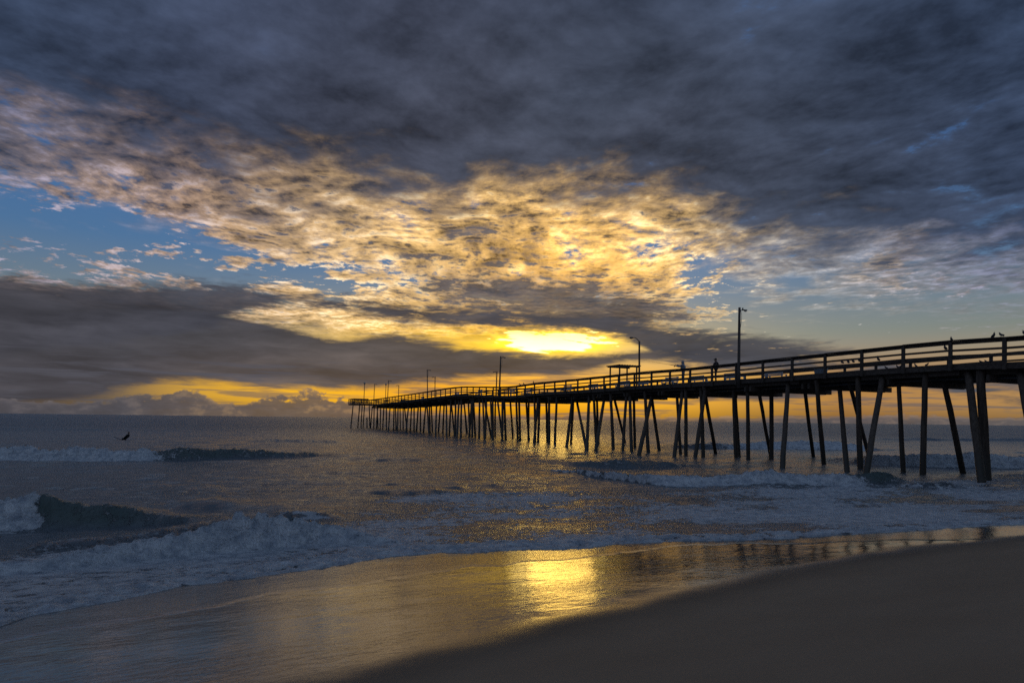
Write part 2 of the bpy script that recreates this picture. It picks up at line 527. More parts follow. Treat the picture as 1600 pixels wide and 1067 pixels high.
# ------------------------------------------------------------------ sea
# piles: foot and head of each, surveyed on the photograph
PILES = [((1541, 747), (1532, 588), .215), ((1534, 751), (1513.3, 588.6), .185), ((1504.8, 736.6), (1474.8, 595), .19), ((1441.9, 739.5), (1445.7, 593.6), .19), ((1411, 734.4), (1404.4, 598.7), .16),
         ((1353, 742), (1378.3, 592), .20), ((1357.5, 712), (1328.5, 603), .17), ((1344, 731), (1340.7, 597), .20), ((1323, 735), (1311.7, 603), .18), ((1287.2, 723.8), (1276.3, 603), .18), ((1270.9, 714.5), (1257.2, 608), .17),
         ((1222.7, 728.5), (1231.2, 602.5), .20), ((1205.4, 716.5), (1205.4, 607), .20), ((1204, 712), (1185.5, 610), .17), ((1169, 716.5), (1167.9, 608.5), .18), ((1150, 714), (1146.2, 609), .19), ((1154.7, 712.7), (1148, 609), .18),
         ((1118, 707.5), (1101, 611), .18), ((1086.5, 713.5), (1102.2, 607.7), .20), ((1098.8, 712), (1095.5, 612), .19), ((1071.8, 710.5), (1071.8, 613.7), .19), ((1053.8, 711.7), (1065.8, 614.5), .19), ((1063.2, 706.7), (1057.7, 616.7), .17),
         ((1030, 702.5), (1018, 618), .19), ((998.7, 710), (1018.7, 617.5), .21), ((1013, 705), (1008, 618), .20), ((992, 698.7), (990.2, 618.7), .18), ((987, 705), (984, 619.4), .19), ((973, 703.7), (978.7, 619.4), .18), ((977, 692), (959.4, 620.6), .18),
         ((958, 700.6), (954.4, 620), .20), ((930.9, 704.4), (944.4, 620), .20), ((935, 692.5), (932.5, 622.5), .18), ((932, 698), (928, 622.5), .18), ((917, 702.5), (920.4, 622), .19), ((916, 701), (900.6, 623), .18), ((892, 692), (896, 625), .18),
         ((885.6, 696.9), (894.4, 622.5), .20), ((866.9, 693), (869.7, 625.6), .18), ((858, 692), (858, 624.4), .19), ((855, 689.4), (853.5, 624.4), .18), ((841, 690), (843, 625), .19), ((834.4, 692), (841, 621), .20), ((836.5, 690), (835.2, 624), .18),
         ((825.6, 687), (826, 624), .18), ((826.5, 687.5), (822, 624), .18), ((812.7, 687.5), (811, 624), .19), ((809, 687.5), (806.5, 624), .18), ((801.5, 683.7), (797, 624), .18), ((790, 686), (788, 624.4), .20), ((785, 687), (785, 624), .20), ((785, 686), (777.5, 624.4), .18),
         ((773.5, 682), (774, 624.4), .17), ((770, 685.6), (770, 624.4), .19), ((769.7, 686), (766.5, 624), .18), ((767.5, 682.5), (757, 625.6), .18), ((758, 685), (760, 625.6), .20), ((757, 685), (754.4, 625.6), .18), ((748.5, 683.7), (749.4, 625.6), .19),
         ((742.5, 682.5), (740, 626), .19), ((738, 683), (738, 626), .20), ((733, 682.5), (737, 626), .19), ((734, 681), (732, 627), .18), ((730, 677.5), (725, 629), .18), ((729, 676), (725, 627), .18), ((720, 683), (721, 627), .19), ((714, 684), (717, 627.5), .20),
         ((711, 681), (712, 628), .19), ((710, 679), (705, 629), .18), ((702, 679), (704.4, 629), .18), ((698, 682.5), (697.5, 634), .19), ((692, 677), (693.7, 634), .19), ((685, 676), (688, 634), .19), ((680.6, 681), (682, 635), .19), ((675.6, 674.4), (674, 637), .20), ((672, 676), (671, 637), .19),
         ((670.6, 678.7), (667.5, 637), .20), ((661.5, 675.6), (665, 637), .19), ((657, 674), (657, 637), .19), ((650.6, 674.5), (653.5, 637), .20), ((647, 674), (647, 637), .19), ((641, 673), (643, 637), .19), ((634.4, 675), (638, 637), .20), ((636, 672), (632, 637), .19),
         ((630, 670), (630, 637), .19), ((625.6, 670), (625, 637), .18), ((621, 673.7), (622, 637.5), .20), ((619, 671.5), (618, 637.5), .19), ((615, 672), (615.6, 637.5), .19), ((607, 672), (609.4, 637.5), .19), ((603.7, 671), (603.7, 637.5), .19), ((598, 670), (599.7, 637.5), .20),
         ((594, 670), (594.7, 637.5), .19), ((590.6, 668.8), (589.5, 637.5), .19), ((588, 669.4), (590, 637.5), .19), ((584, 669), (584.6, 637), .19), ((579, 668.2), (581.5, 637), .18), ((578, 668), (577, 637), .20),
         ((567.2, 668.6), (569.6, 633.7), .17), ((564, 668.6), (565.9, 633.7), .17), ((559, 669), (562, 632), .19), ((548.2, 669), (551.9, 630.6), .18), ((573.4, 668), (573.4, 652.5), .2), ((1628, 768), (1596, 590), .19)]
m_sea, b = new_mat('sea_water')
p, gx, gy = shore_coords()
foam, calm = attr('foam'), attr('calm')
fw = noise(p, 1.6, 4, 0.6, colour=True)
fp = add(comb(gx, gy * 1.5, 0.0), scl(vm('SUBTRACT', fw, (0.5, 0.5, 0.5)), 0.9))
vo = nd('ShaderNodeTexVoronoi', feature='DISTANCE_TO_EDGE')
put(vo.inputs['Vector'], fp); put(vo.inputs['Scale'], 2.6)
vo2 = nd('ShaderNodeTexVoronoi', feature='DISTANCE_TO_EDGE')
put(vo2.inputs['Vector'], fp); put(vo2.inputs['Scale'], 8.5)
lace = 1.0 - sat(V(vo.outputs['Distance']) * 2.1) * 0.62 - sat(V(vo2.outputs['Distance']) * 2.6) * 0.38
clump = noise(p, 7.0, 6, 0.62)
fval = lace * 0.52 + clump * 0.48
turb = noise(add(p, scl(vm('SUBTRACT', fw, (0.5, 0.5, 0.5)), 0.35)), 3.4, 7, 0.66)
fval = lace * 0.42 + clump * 0.26 + turb * 0.40
fm = sm(0.0, 0.20, foam * 1.02 - (1.0 - fval) * 1.02)
fm = fm * lin(0.0, 1.0, 0.45, 1.0, foam)
put(b.inputs['Base Color'], mixc(fm, mixc(attr('green'), (0.125, 0.150, 0.172), (0.075, 0.110, 0.105)), mixc(sm(0.36, 0.62, turb * 0.6 + clump * 0.4), (0.42, 0.47, 0.54), (0.88, 0.90, 0.92))))
put(b.inputs['Roughness'], lin(0.0, 1.0, 0.15, 0.75, fm) + calm * 0.20)
put(b.inputs['IOR'], 1.333)
put(b.inputs['Specular IOR Level'], lin(0.0, 1.0, 0.80, 0.36, calm))
r1 = noise(comb(gx * 0.8, gy * 3.0, 0.0), 1.0, 8, 0.66, 0.5)
r2 = noise(comb(gx * 5.0, gy * 14.0, 0.0), 1.0, 4, 0.62, 0.6)
fh = turb * 2.2 + clump * 0.9 + noise(p, 24.0, 4, 0.65) * 0.45
n_w = bump(r1 * 0.25 + r2 * lin(0.0, 1.0, 0.022, 0.0, calm), 1.0, lin(0.0, 1.0, 0.70, 0.95, calm))
put(b.inputs['Normal'], bump(fh * fm, 0.085, 0.95, n_w))

# breaking waves surveyed on the photograph: foot of the front face, crest rise in pixels, foam, back width in metres
WAVES = [
    # far left breaker
    dict(pts=[(-260, 717, 12, 1.0), (-60, 717, 15, 1.0), (0, 718, 15, 1.0), (120, 719, 14, 1.0), (230, 718.5, 15, 0.95), (262, 718, 16, 0.46), (330, 717, 12, 0.40), (400, 715.5, 9, 0.42), (460, 714, 6, 0.40), (520, 712, 3, 0.3), (570, 711, 0.5, 0)], face=0.9, back=2.6, green=1),
    # left middle plunger
    dict(pts=[(-300, 836, 36, 1.0), (-90, 834, 38, 1.0), (0, 824, 36, 1.0), (55, 822, 36, 0.95), (75, 823, 36, 0.32), (130, 824, 30, 0.26), (190, 822, 20, 0.36), (240, 823, 12, 0.45), (310, 826, 6, 0.2), (380, 826, 1, 0)], face=0.55, back=1.1, green=1),
    # dark unbroken ridges left of the middle
    dict(pts=[(250, 796, 2, 0), (300, 797, 7, 0), (370, 800, 8, 0), (430, 800, 5, 0), (480, 802, 1, 0)], face=0.9, back=1.2, green=0),
    dict(pts=[(180, 776, 1, 0), (240, 774, 7, 0), (300, 770, 8, 0), (360, 771, 1, 0)], face=1.0, back=1.4, green=0),
    dict(pts=[(420, 812, 1, 0.2), (455, 812, 6, 0.5), (500, 810, 6, 0.7), (550, 812, 1, 0.2)], face=0.5, back=0.7, green=0),
    # near bore
    dict(pts=[(-400, 905, 10, 0.9), (-30, 900, 14, 0.9), (40, 893, 14, 0.95), (130, 882, 16, 1.0), (230, 869, 20, 1.0), (300, 859, 24, 1.0), (345, 855, 33, 1.0), (390, 853, 38, 1.0), (430, 852, 32, 1.0), (480, 847, 24, 1.0), (530, 845, 16, 0.9), (600, 849, 8, 0.7), (690, 853, 2, 0.3)], face=0.28, back=0.55, green=0.3),
    dict(pts=[(0, 872, 1, 0), (50, 868, 10, 0.05), (100, 862, 11, 0.05), (170, 856, 6, 0), (240, 848, 8, 0), (300, 840, 11, 0), (350, 832, 10, 0), (400, 828, 1, 0)], face=0.5, back=0.7, green=0),
    # middle right breaker and the dark hump behind it
    dict(pts=[(840, 734, 0.5, 0), (868, 737, 6, 0.3), (900, 745, 10, 0.75), (950, 752, 11, 0.95), (1020, 757, 12, 1.0), (1120, 759, 13, 1.0), (1220, 759, 14, 1.0), (1320, 759, 14, 1.0), (1350, 757, 12, 0.9), (1372, 755, 4, 0.3), (1390, 755, 0.5, 0)], face=0.7, back=1.3, green=0.4),
    dict(pts=[(845, 722, 0.5, 0), (890, 727, 5, 0.3), (950, 730, 8, 0.42), (1000, 730, 8, 0.40), (1050, 728, 6, 0.35), (1110, 727, 1, 0)], face=1.0, back=1.8, green=0.4),
    dict(pts=[(1345, 757, 0.5, 0), (1370, 755, 12, 0.25), (1400, 754, 11, 0.35), (1422, 753, 3, 0.2), (1440, 753, 0.3, 0)], face=0.5, back=0.8, green=1),
    dict(pts=[(1430, 761, 0.4, 0), (1465, 761, 6, 0.1), (1500, 761, 6, 0.05), (1535, 762, 0.5, 0)], face=0.5, back=0.8, green=0.3),
    # right far breakers
    dict(pts=[(1040, 702, 0.5, 0), (1080, 701, 6, 0.3), (1150, 701, 8, 0.6), (1230, 701, 9, 0.9), (1330, 702, 10, 1.0), (1400, 702, 3, 0.3)], face=1.2, back=2.6, green=0),
    dict(pts=[(1350, 727, 0.5, 0.2), (1375, 727, 10, 0.8), (1430, 727, 12, 0.85), (1500, 727, 12, 0.95), (1600, 729, 15, 1.0), (1800, 734, 16, 1.0), (2100, 738, 10, 1.0)], face=1.0, back=2.0, green=0.2),
    # swells far out
    dict(pts=[(1370, 688, 0.5, 0), (1450, 688, 3, 0.15), (1700, 690, 3, 0.1)], face=2.5, back=4, green=0),
    dict(pts=[(-200, 671, 3.0, 0), (0, 672, 3.0, 0), (180, 673, 2.5, 0), (330, 673, 0.4, 0)], face=5, back=8, green=0),
    dict(pts=[(380, 690, 0.5, 0), (430, 690, 4, 0.05), (520, 692, 4, 0.1), (560, 692, 0.5, 0)], face=2.0, back=3, green=0),
    dict(pts=[(690, 716, 0.3, 0), (720, 716, 4, 0.1), (760, 715, 3, 0.1), (800, 714, 0.3, 0)], face=1.2, back=1.6, green=0),
    dict(pts=[(540, 716, 0.3, 0), (600, 718, 4, 0.2), (650, 718, 4, 0.1), (700, 717, 0.3, 0)], face=1.2, back=1.6, green=0),
]

drow = spaced(0, 420, lambda d: 0.0052 * (d + 7.5))
drow = np.concatenate([drow, drow[-1] + np.geomspace(3, 25000, 60)])
tcol = spaced(-60, 175, lambda t: 0.0046 * math.sqrt((t - 4) ** 2 + 70) * (1 + max(0, abs(t - 10) - 26) / 30))
tcol = np.concatenate([-60 - np.geomspace(3, 25000, 60)[::-1], tcol, tcol[-1] + np.geomspace(3, 25000, 60)])
TT, DD = np.meshgrid(tcol, drow)
SS = shore_s(TT) + DD
XS, YS = xy(TT, SS)
DIST = np.hypot(XS, YS)
RES = np.maximum(0.0052 * (DD + 7.5), 0.0046 * np.sqrt((TT - 4) ** 2 + 70))
Zw = np.zeros_like(TT)
foam = np.zeros_like(TT)
green = np.zeros_like(TT)

# chop: many small sine trains, each faded out where the mesh is too coarse to carry it
for i in range(64):
    lam = 0.35 * (40 ** rng.random())
    th = rng.normal(0, 0.42) + math.pi / 2
    amp = 0.0046 * lam ** 0.80 * (0.5 + rng.random())
    if lam > 4: amp *= 0.55
    kx, ky = math.cos(th) * 2 * math.pi / lam, math.sin(th) * 2 * math.pi / lam
    w = sstep(3.0, 6.0, lam / RES)
    ph = kx * TT + ky * SS + rng.random() * 6.28
    Zw += amp * w * (np.sin(ph) + 0.22 * np.cos(2 * ph))
group = 0.65 + 0.6 * np.clip(fbm(TT * 0.07, SS * 0.10, 3), -0.8, 1.2)
Zw *= group * sstep(0.0, 6.0, DD) * 0.85 + 0.10

lump = fbm(TT * 2.2, SS * 2.6, 4, 0.6)
lump2 = fbm(TT * 5.5 + 4, SS * 6.5, 3, 0.6)
wob = fbm(TT * 0.45, TT * 0 + 1.5, 4, 0.55)
for wv in WAVES:
    q = []
    for px, py, rise, fo in wv['pts']:
        t, s = on_ts(px, py)
        k = math.hypot(*xy(t, s))
        q.append((t, s, rise * k / FPX * 0.96, fo))
    q = np.array(sorted(q))
    tt, far = q[:, 0], np.hypot(*xy(q[:, 0], q[:, 1])).mean()
    sf = sf0 = np.interp(TT, tt, q[:, 1])
    hh = np.interp(TT, tt, q[:, 2], left=0, right=0)
    ff = np.interp(TT + 0.35 * lump * wv['face'] + 0.5 * np.clip(SS - sf0, -2, 2), tt, q[:, 3], left=0, right=0)
    endt = sstep(tt[0], tt[0] + 0.10 * (tt[-1] - tt[0]), TT) * sstep(tt[-1], tt[-1] - 0.10 * (tt[-1] - tt[0]), TT)
    hh *= endt
    jag = wob * (0.10 + 0.006 * far) + lump * 0.05 * ff + lump2 * 0.03 * ff
    d = SS - sf - jag
    F, B = wv['face'], wv['back']
    prof = sstep(-0.05 * F, F, d) * np.where(d > F, 1 / (1 + ((d - F) / B) ** 2), 1.0)
    trough = -0.16 * np.exp(-((d + 0.7 * F) / (0.8 * F)) ** 2)
    hv = hh * (1 + 0.30 * fbm(TT * 0.5, TT * 0 + 8.8, 4, 0.6)) * (1 + 0.14 * lump2 * ff)
    Zw += hv * (prof + trough)
    on = (hh > 0.004)
    fband = sstep(-0.30 * F, 0.05 * F, d) * sstep(F + 0.55 * B, F * 0.75, d)
    foam = np.maximum(foam, ff * fband * on * (0.95 + 0.25 * lump))
    trail = sstep(F * 0.6, F, d) * sstep(F + 4.5 * B, F + 0.5 * B, d) * 0.42 * ff * on
    front = sstep(-2.6 * F - 0.3, -0.2 * F, d) * sstep(0.3, -0.1, d) * 0.50 * ff * on
    foam = np.maximum(foam, np.maximum(trail, front) * (0.9 + 0.5 * lump))
    green = np.maximum(green, wv['green'] * on * sstep(-0.1, F * 0.5, d) * sstep(F + B, F, d) * np.clip(hh * 3, 0, 1))  # greenish back-lit look of the wave faces, put into the base colour
    if ff.max() > 0.5:
        Zw += np.where(on, fband * ff * (0.030 * lump + 0.018 * lump2) * np.clip(hh / 0.25, 0, 1.6), 0)

# foam left by earlier waves between the bars and the swash
patch = fbm(TT * 0.16 + 2, SS * 0.30, 4, 0.55)
inner = sstep(9.5, 3.0, DD) * (0.52 + 0.30 * patch)
rightz = sstep(1.0, 7.0, TT) * sstep(13, 7, DD) * (0.60 + 0.34 * patch + 0.10 * fbm(TT * 0.9, SS * 1.6, 3))
midz = sstep(34, 12, DD) * np.clip(0.12 + 0.34 * patch, 0, 1)
leftz = sstep(2.5, -1.0, TT) * sstep(2.6, 1.6, DD) * 0.62
foam = np.maximum.reduce([foam, inner, rightz, midz, leftz])
leadw = 0.55 + 0.45 * np.clip(1.2 - np.abs(TT - 3.5) / 6, 0, 1) + 0.25 * fbm(TT * 0.6, TT * 0 + 2, 3)
lead = sstep(leadw * 2.2, leadw * 0.5, DD)
foam = np.maximum(foam, lead * (0.80 + 0.35 * lump))
for (fx, fy), _, r in PILES:
    tp, ap = on_ts(fx, fy)
    if math.hypot(*xy(tp, ap)) > 75: continue
    rr = np.hypot(TT - tp, SS - ap + 0.25)
    foam = np.maximum(foam, 0.62 * sstep(0.95, 0.15, rr) * (0.8 + 0.5 * lump))
foam = np.clip(foam, 0, 1.1) * sstep(400, 120, DD)
calm = sstep(25, 160, DIST)

# the last sheet of water runs up the sand; its lip is a few centimetres thick
zb = beach_z(TT, SS)
lip = 0.030 * sstep(0.0, 0.10, DD) + 0.012 * sstep(0.1, 0.6, DD) - 0.008 * sstep(0, 0.01, 0.012 - DD)
foamy = lead * (0.018 * lump + 0.020 * lump2 + 0.030 * (0.5 + 0.5 * lump) * sstep(0.05, 0.4, DD)) * sstep(0.0, 0.12, DD)
sheet = zb + lip + foamy
zsea = Zw + 0.02 * foam * (lump2 * 0.5)
blend = sstep(0.0, 2.2, DD)
ZZ = np.maximum(sheet, (sheet * (1 - blend) + np.maximum(zsea, zb + 0.02) * blend))
mesh_grid('sea', XS, YS, ZZ, {'foam': foam, 'calm': calm, 'green': green}, m_sea)
# ------------------------------------------------------------------ object helpers
def link(o, parent=None):
    scene.collection.objects.link(o)
    if parent is not None:
        o.parent = parent
    return o


def thing(name, label, cat, loc=(0, 0, 0), group=None, rotz=0.0):
    o = bpy.data.objects.new(name, None)
    o.empty_display_size = 0.2
    o.location = loc
    o.rotation_euler = (0, 0, rotz)
    o['label'] = label
    o['category'] = cat
    if group: o['group'] = group
    return link(o)


class MB:
    """Collects shapes into one mesh (coordinates local to the parent)."""
    def __init__(self): self.bm = bmesh.new()

    def hexa(self, c, bev=0.0):
        v = [self.bm.verts.new(Vector(p)) for p in c]
        for f in ((0, 3, 2, 1), (4, 5, 6, 7), (0, 1, 5, 4), (1, 2, 6, 5), (2, 3, 7, 6), (3, 0, 4, 7)):
            self.bm.faces.new([v[i] for i in f])
        return self

    def box(self, a, b):
        x0, y0, z0 = a; x1, y1, z1 = b
        return self.hexa([(x0, y0, z0), (x1, y0, z0), (x1, y1, z0), (x0, y1, z0), (x0, y0, z1), (x1, y0, z1), (x1, y1, z1), (x0, y1, z1)])

    def beam(self, p, q, side, w, h):
        """A board from p to q (top middle line), w wide along side, h deep."""
        p, q, side = Vector(p), Vector(q), Vector(side).normalized()
        a = side * w * 0.5
        d = Vector((0, 0, -h))
        return self.hexa([p - a + d, q - a + d, q + a + d, p + a + d, p - a, q - a, q + a, p + a])

    def tube(self, pts, radii, seg=10, jitter=0.0, cap=True):
        rings = []
        pts = [Vector(p) for p in pts]
        if not hasattr(radii, '__len__'): radii = [radii] * len(pts)
        ref = None
        for i, p in enumerate(pts):
            t = (pts[min(i + 1, len(pts) - 1)] - pts[max(i - 1, 0)]).normalized()
            if ref is None:
                ref = Vector((1, 0, 0)) if abs(t.x) < 0.8 else Vector((0, 1, 0))
            u = (ref - t * ref.dot(t)).normalized()
            w = t.cross(u)
            ref = u
            ring = []
            for k in range(seg):
                a = 2 * math.pi * k / seg
                r = radii[i] * (1 + random.uniform(-jitter, jitter))
                ring.append(self.bm.verts.new(p + u * math.cos(a) * r + w * math.sin(a) * r))
            rings.append(ring)
        for r0, r1 in zip(rings, rings[1:]):
            for k in range(seg):
                f = self.bm.faces.new((r0[k], r0[(k + 1) % seg], r1[(k + 1) % seg], r1[k]))
                f.smooth = True
        if cap:
            self.bm.faces.new(rings[0][::-1]); self.bm.faces.new(rings[-1])
        return self

    def ball(self, c, r, u=10, v=7):
        r = Vector(r) if hasattr(r, '__len__') else Vector((r, r, r))
        m = Matrix.Translation(Vector(c)) @ Matrix.Diagonal((*r, 1))
        res = bmesh.ops.create_uvsphere(self.bm, u_segments=u, v_segments=v, radius=1.0, matrix=m)
        for vv in res['verts']:
            for f in vv.link_faces: f.smooth = True
        return self

    def build(self, name, mat, parent=None, bevel=0.0):
        if bevel > 0:
            bmesh.ops.bevel(self.bm, geom=[e for e in self.bm.edges], offset=bevel, segments=1, affect='EDGES', profile=0.5)
        bmesh.ops.recalc_face_normals(self.bm, faces=self.bm.faces)
        me = bpy.data.meshes.new(name)
        self.bm.to_mesh(me); self.bm.free()
        me.materials.append(mat)
        return link(bpy.data.objects.new(name, me), parent)


def obj_pos():
    g = nd('ShaderNodeNewGeometry')
    return V(g.outputs['Position'])


def rnd_obj():
    return V(nd('ShaderNodeObjectInfo').outputs['Random'])


def wood(name, lo, hi, stretch, rough=0.8, wetz=False):
    m, b = new_mat(name)
    p = obj_pos()
    g = noise(vm('MULTIPLY', p, stretch), 1.0, 5, 0.6, 0.4)
    blot = noise(p, 1.3, 4, 0.55)
    c = mixc(sm(0.3, 0.7, g), lo, hi)
    c = scl(c, 0.70 + blot * 0.45 + rnd_obj() * 0.25)
    ro = rough
    if wetz:
        s = nd('ShaderNodeSeparateXYZ'); put(s.inputs[0], p)
        z = V(s.outputs[2])
        growth = sm(1.75, 0.55, z + (blot - 0.5) * 1.4)
        c = mixc(growth * 0.85, c, mixc(noise(p, 16.0, 3, 0.7), (0.020, 0.022, 0.016), (0.075, 0.070, 0.055)))
        ro = rough - growth * 0.25
        bh = g * 0.5 + noise(p, 30.0, 3, 0.7) * growth
    else:
        bh = g
    put(b.inputs['Base Color'], c)
    put(b.inputs['Roughness'], ro)
    put(b.inputs['Normal'], bump(bh, 0.012, 0.8))
    return m


def plain(name, c, rough=0.6, metal=0.0, var=0.25, scale=6.0):
    m, b = new_mat(name)
    p = obj_pos()
    n = noise(p, scale, 4, 0.6)
    put(b.inputs['Base Color'], scl(col(c), 1.0 - var * 0.5 + (n - 0.5) * var * 2 + 0.0))
    put(b.inputs['Roughness'], rough)
    put(b.inputs['Metallic'], metal)
    return m


M_pile = wood('pile_wood', (0.052, 0.038, 0.029), (0.115, 0.090, 0.070), (14.0, 14.0, 1.2), 0.85, True)
M_rail = wood('rail_wood', (0.058, 0.044, 0.034), (0.115, 0.092, 0.075), (9.0, 9.0, 9.0), 0.8)
M_beam = wood('beam_wood', (0.055, 0.043, 0.034), (0.12, 0.095, 0.075), (7.0, 7.0, 7.0), 0.85)
M_pole = wood('pole_wood', (0.07, 0.058, 0.05), (0.13, 0.11, 0.095), (16.0, 16.0, 1.0), 0.75)
M_metal = plain('lamp_metal', (0.10, 0.10, 0.105), 0.45, 0.6)
M_glass = plain('lamp_glass', (0.55, 0.55, 0.52), 0.25)
M_bench = plain('white_paint', (0.62, 0.66, 0.70), 0.55, 0.0, 0.35, 9.0)
M_bin = plain('bin_plastic', (0.40, 0.50, 0.60), 0.5)

# ------------------------------------------------------------------ pier
T0, WID = 30.6, 7.4                      # landward rail's distance from the lens, and the deck's width
T1 = T0 + WID
A_END = 139.0
TS3 = Vector((TX[0], TX[1], 0)); SS3 = Vector((SX[0], SX[1], 0))


def P3(t, a, z): return TS3 * t + SS3 * a + Vector((0, 0, z))


def at_t(px, py, t):
    """Survey: the point of a photograph pixel on the upright plane at lateral distance t -> (a, z)."""
    d = ray(px, py)
    k = t / d.dot(TS3)
    return k * d.dot(SS3), EYE + k * d.z


rail_px = [(1700, 517.5), (1600, 525.5), (1571, 528), (1485, 532), (1412, 540), (1300, 552), (1200, 562.5), (1117, 571.5), (1060, 577), (1000, 581.5), (905, 592), (860, 596), (835, 598.5),
           (800, 604), (780, 604.3), (745, 604), (722, 603.8), (700, 606.3), (660, 613), (630, 617.3), (594, 622.5), (575, 625.0)]
prof = np.array(sorted(at_t(x, y, T0) for x, y in rail_px))
prof = np.vstack([[-20, prof[0, 1] - 0.15], [5, prof[0, 1]], prof])


def rail_h(a):
    return float(np.mean([np.interp(a + o, prof[:, 0], prof[:, 1]) for o in (-1.6, -0.8, 0, 0.8, 1.6)]))


def deck_h(a): return rail_h(a) - 1.08


pier = thing('fishing_pier', 'long weathered wooden fishing pier on slanted pilings running out to sea', 'pier', (0, 0, 0))

POST = 2.185
a_ref = at_t(1570.6, 550, T0)[0]
stations = [a_ref + POST * k for k in range(-13, 70) if a_ref + POST * k < A_END]
# rails, posts and rim boards
for side, t, n_rail in (('sea', T0, 4), ('far', T1, 4)):
    out = -1 if t == T0 else 1
    for i, a in enumerate(stations):
        h = rail_h(a)
        jit = random.uniform(-0.012, 0.012)
        MB().box((-0.055, -0.075, -0.30), (0.055, 0.075, 1.06 + jit)).build('rail_post', M_rail, pier, 0.008).matrix_local = \
            Matrix.Translation(P3(t + out * 0.05, a, deck_h(a))) @ Matrix.Rotation(PHI, 4, 'Z') @ Matrix.Rotation(random.uniform(-0.012, 0.012), 4, 'Y')
        if i + 1 == len(stations): continue
        a2 = stations[i + 1] - 0.006
        def seg(name, off, w, hh, dt, mat=M_rail):
            j0, j1 = random.uniform(-0.012, 0.012), random.uniform(-0.012, 0.012)
            MB().beam(P3(t + dt, a, rail_h(a) + off + j0), P3(t + dt, a2, rail_h(a2) + off + j1), TS3, w, hh).build(name, mat, pier, 0.005)
        seg('cap_rail', 0.025, 0.24, 0.045, out * 0.03)
        seg('top_rail', -0.024, 0.045, 0.155, -out * 0.03)
        seg('rail_board', -0.39, 0.045, 0.10, -out * 0.03)
        seg('rail_board', -0.655, 0.045, 0.135, -out * 0.03)
        seg('rim_board', -1.05, 0.06, 0.29, -out * 0.04, M_rail)

# decking and the timbers under it
dk = MB(); a = stations[0] - 0.6
while a < A_END + 0.2:
    z = deck_h(a) - 0.005 + random.uniform(-0.004, 0.004)
    dk.beam(P3(T0 + 0.0, a, z), P3(T1, a, z), SS3, 0.145, 0.05)
    a += 0.155
o = dk.build('decking', M_beam, pier); o['kind'] = 'stuff'
for t in (T0 + 0.35, T0 + 1.6, T0 + 3.0, T0 + 4.4, T0 + 5.8, T1 - 0.35):
    for i in range(0, len(stations) - 2, 2):
        a, a2 = stations[i], stations[min(i + 2, len(stations) - 1)] + 0.25
        e = (i % 4 == 0) * 0.16
        MB().beam(P3(t + e, a - 0.2, deck_h(a - 0.2) - 0.06), P3(t + e, a2, deck_h(a2) - 0.06), TS3, 0.14, 0.42).build('stringer', M_beam, pier)

for (fx, fy), (hx_, hy_), r in PILES:
    r *= 0.70 if fx < 1530 else 0.86
    f = on_z(fx, fy, 0.06)
    tf, af = ts(f)
    if fx < 570:
        af2 = 139.5 if fx < 555 else 144.5
        tf, af = tf * af2 / af, af2
    d = ray(hx_, hy_)
    stub = hy_ > 650
    zu = rail_h(min(af, A_END)) - 1.75 - EYE
    th = (zu / d.z) * d.dot(TS3)
    lo, hi = (T0 + 0.25, T1 - 0.2) if fx >= 572 else (27.7, T1 + 4)
    if abs(fx - hx_) < 4.5 + 0.004 * (fx - 500): th = tf        # upright pile
    th = min(max(th, lo), hi)
    k = th / d.dot(TS3)
    ah, zh = k * d.dot(SS3), EYE + k * d.z
    foot, head = P3(tf, af, 0.06), P3(th, ah, zh)
    ax = (head - foot).normalized()
    top = head + ax * (0.10 if stub else 0.35)
    bot = foot - ax * 2.2
    n = 9
    pts = [bot.lerp(top, i / (n - 1)) + Vector((random.uniform(-1, 1), random.uniform(-1, 1), 0)) * 0.012 for i in range(n)]
    MB().tube(pts, [r * (1.06 - 0.16 * i / (n - 1)) * random.uniform(0.97, 1.03) for i in range(n)], 12, 0.035).build('pile', M_pile, pier)

# bents that carry the deck on over the beach, landward of the frame
for a in (11.8, 7.4, 3.0, -1.4, -5.8, -10.2, -14.4):
    for t in (T0 + 0.6, T0 + 3.7, T1 - 0.6):
        zt = deck_h(a) - 0.45
        pts = [P3(t + random.uniform(-0.02, 0.02), a + random.uniform(-0.02, 0.02), -1.0 + (zt + 1.0) * i / 6) for i in range(7)]
        MB().tube(pts, [0.145 - 0.003 * i for i in range(7)], 12, 0.035).build('pile', M_pile, pier)

# cap beams across the pile heads
for k, a in enumerate(np.arange(16.4 - 4.37 * 7, A_END - 1, 4.37)):
    a += random.uniform(-0.3, 0.3)
    z = deck_h(a) - 0.49
    t0, t1 = T0 + random.uniform(-0.05, 0.35), T1 + random.uniform(-0.1, 0.35)
    for s in (-0.21, 0.21):
        MB().beam(P3(t0, a + s, z), P3(t1, a + s, z), SS3, 0.13, 0.30).build('cap_beam', M_beam, pier, 0.01)
# pipe slung under the landward part
MB().tube([P3(T0 + 0.75, a, deck_h(a) - 0.62) for a in np.arange(-14, 60, 2.0)], 0.055, 8).build('pipe', M_metal, pier)

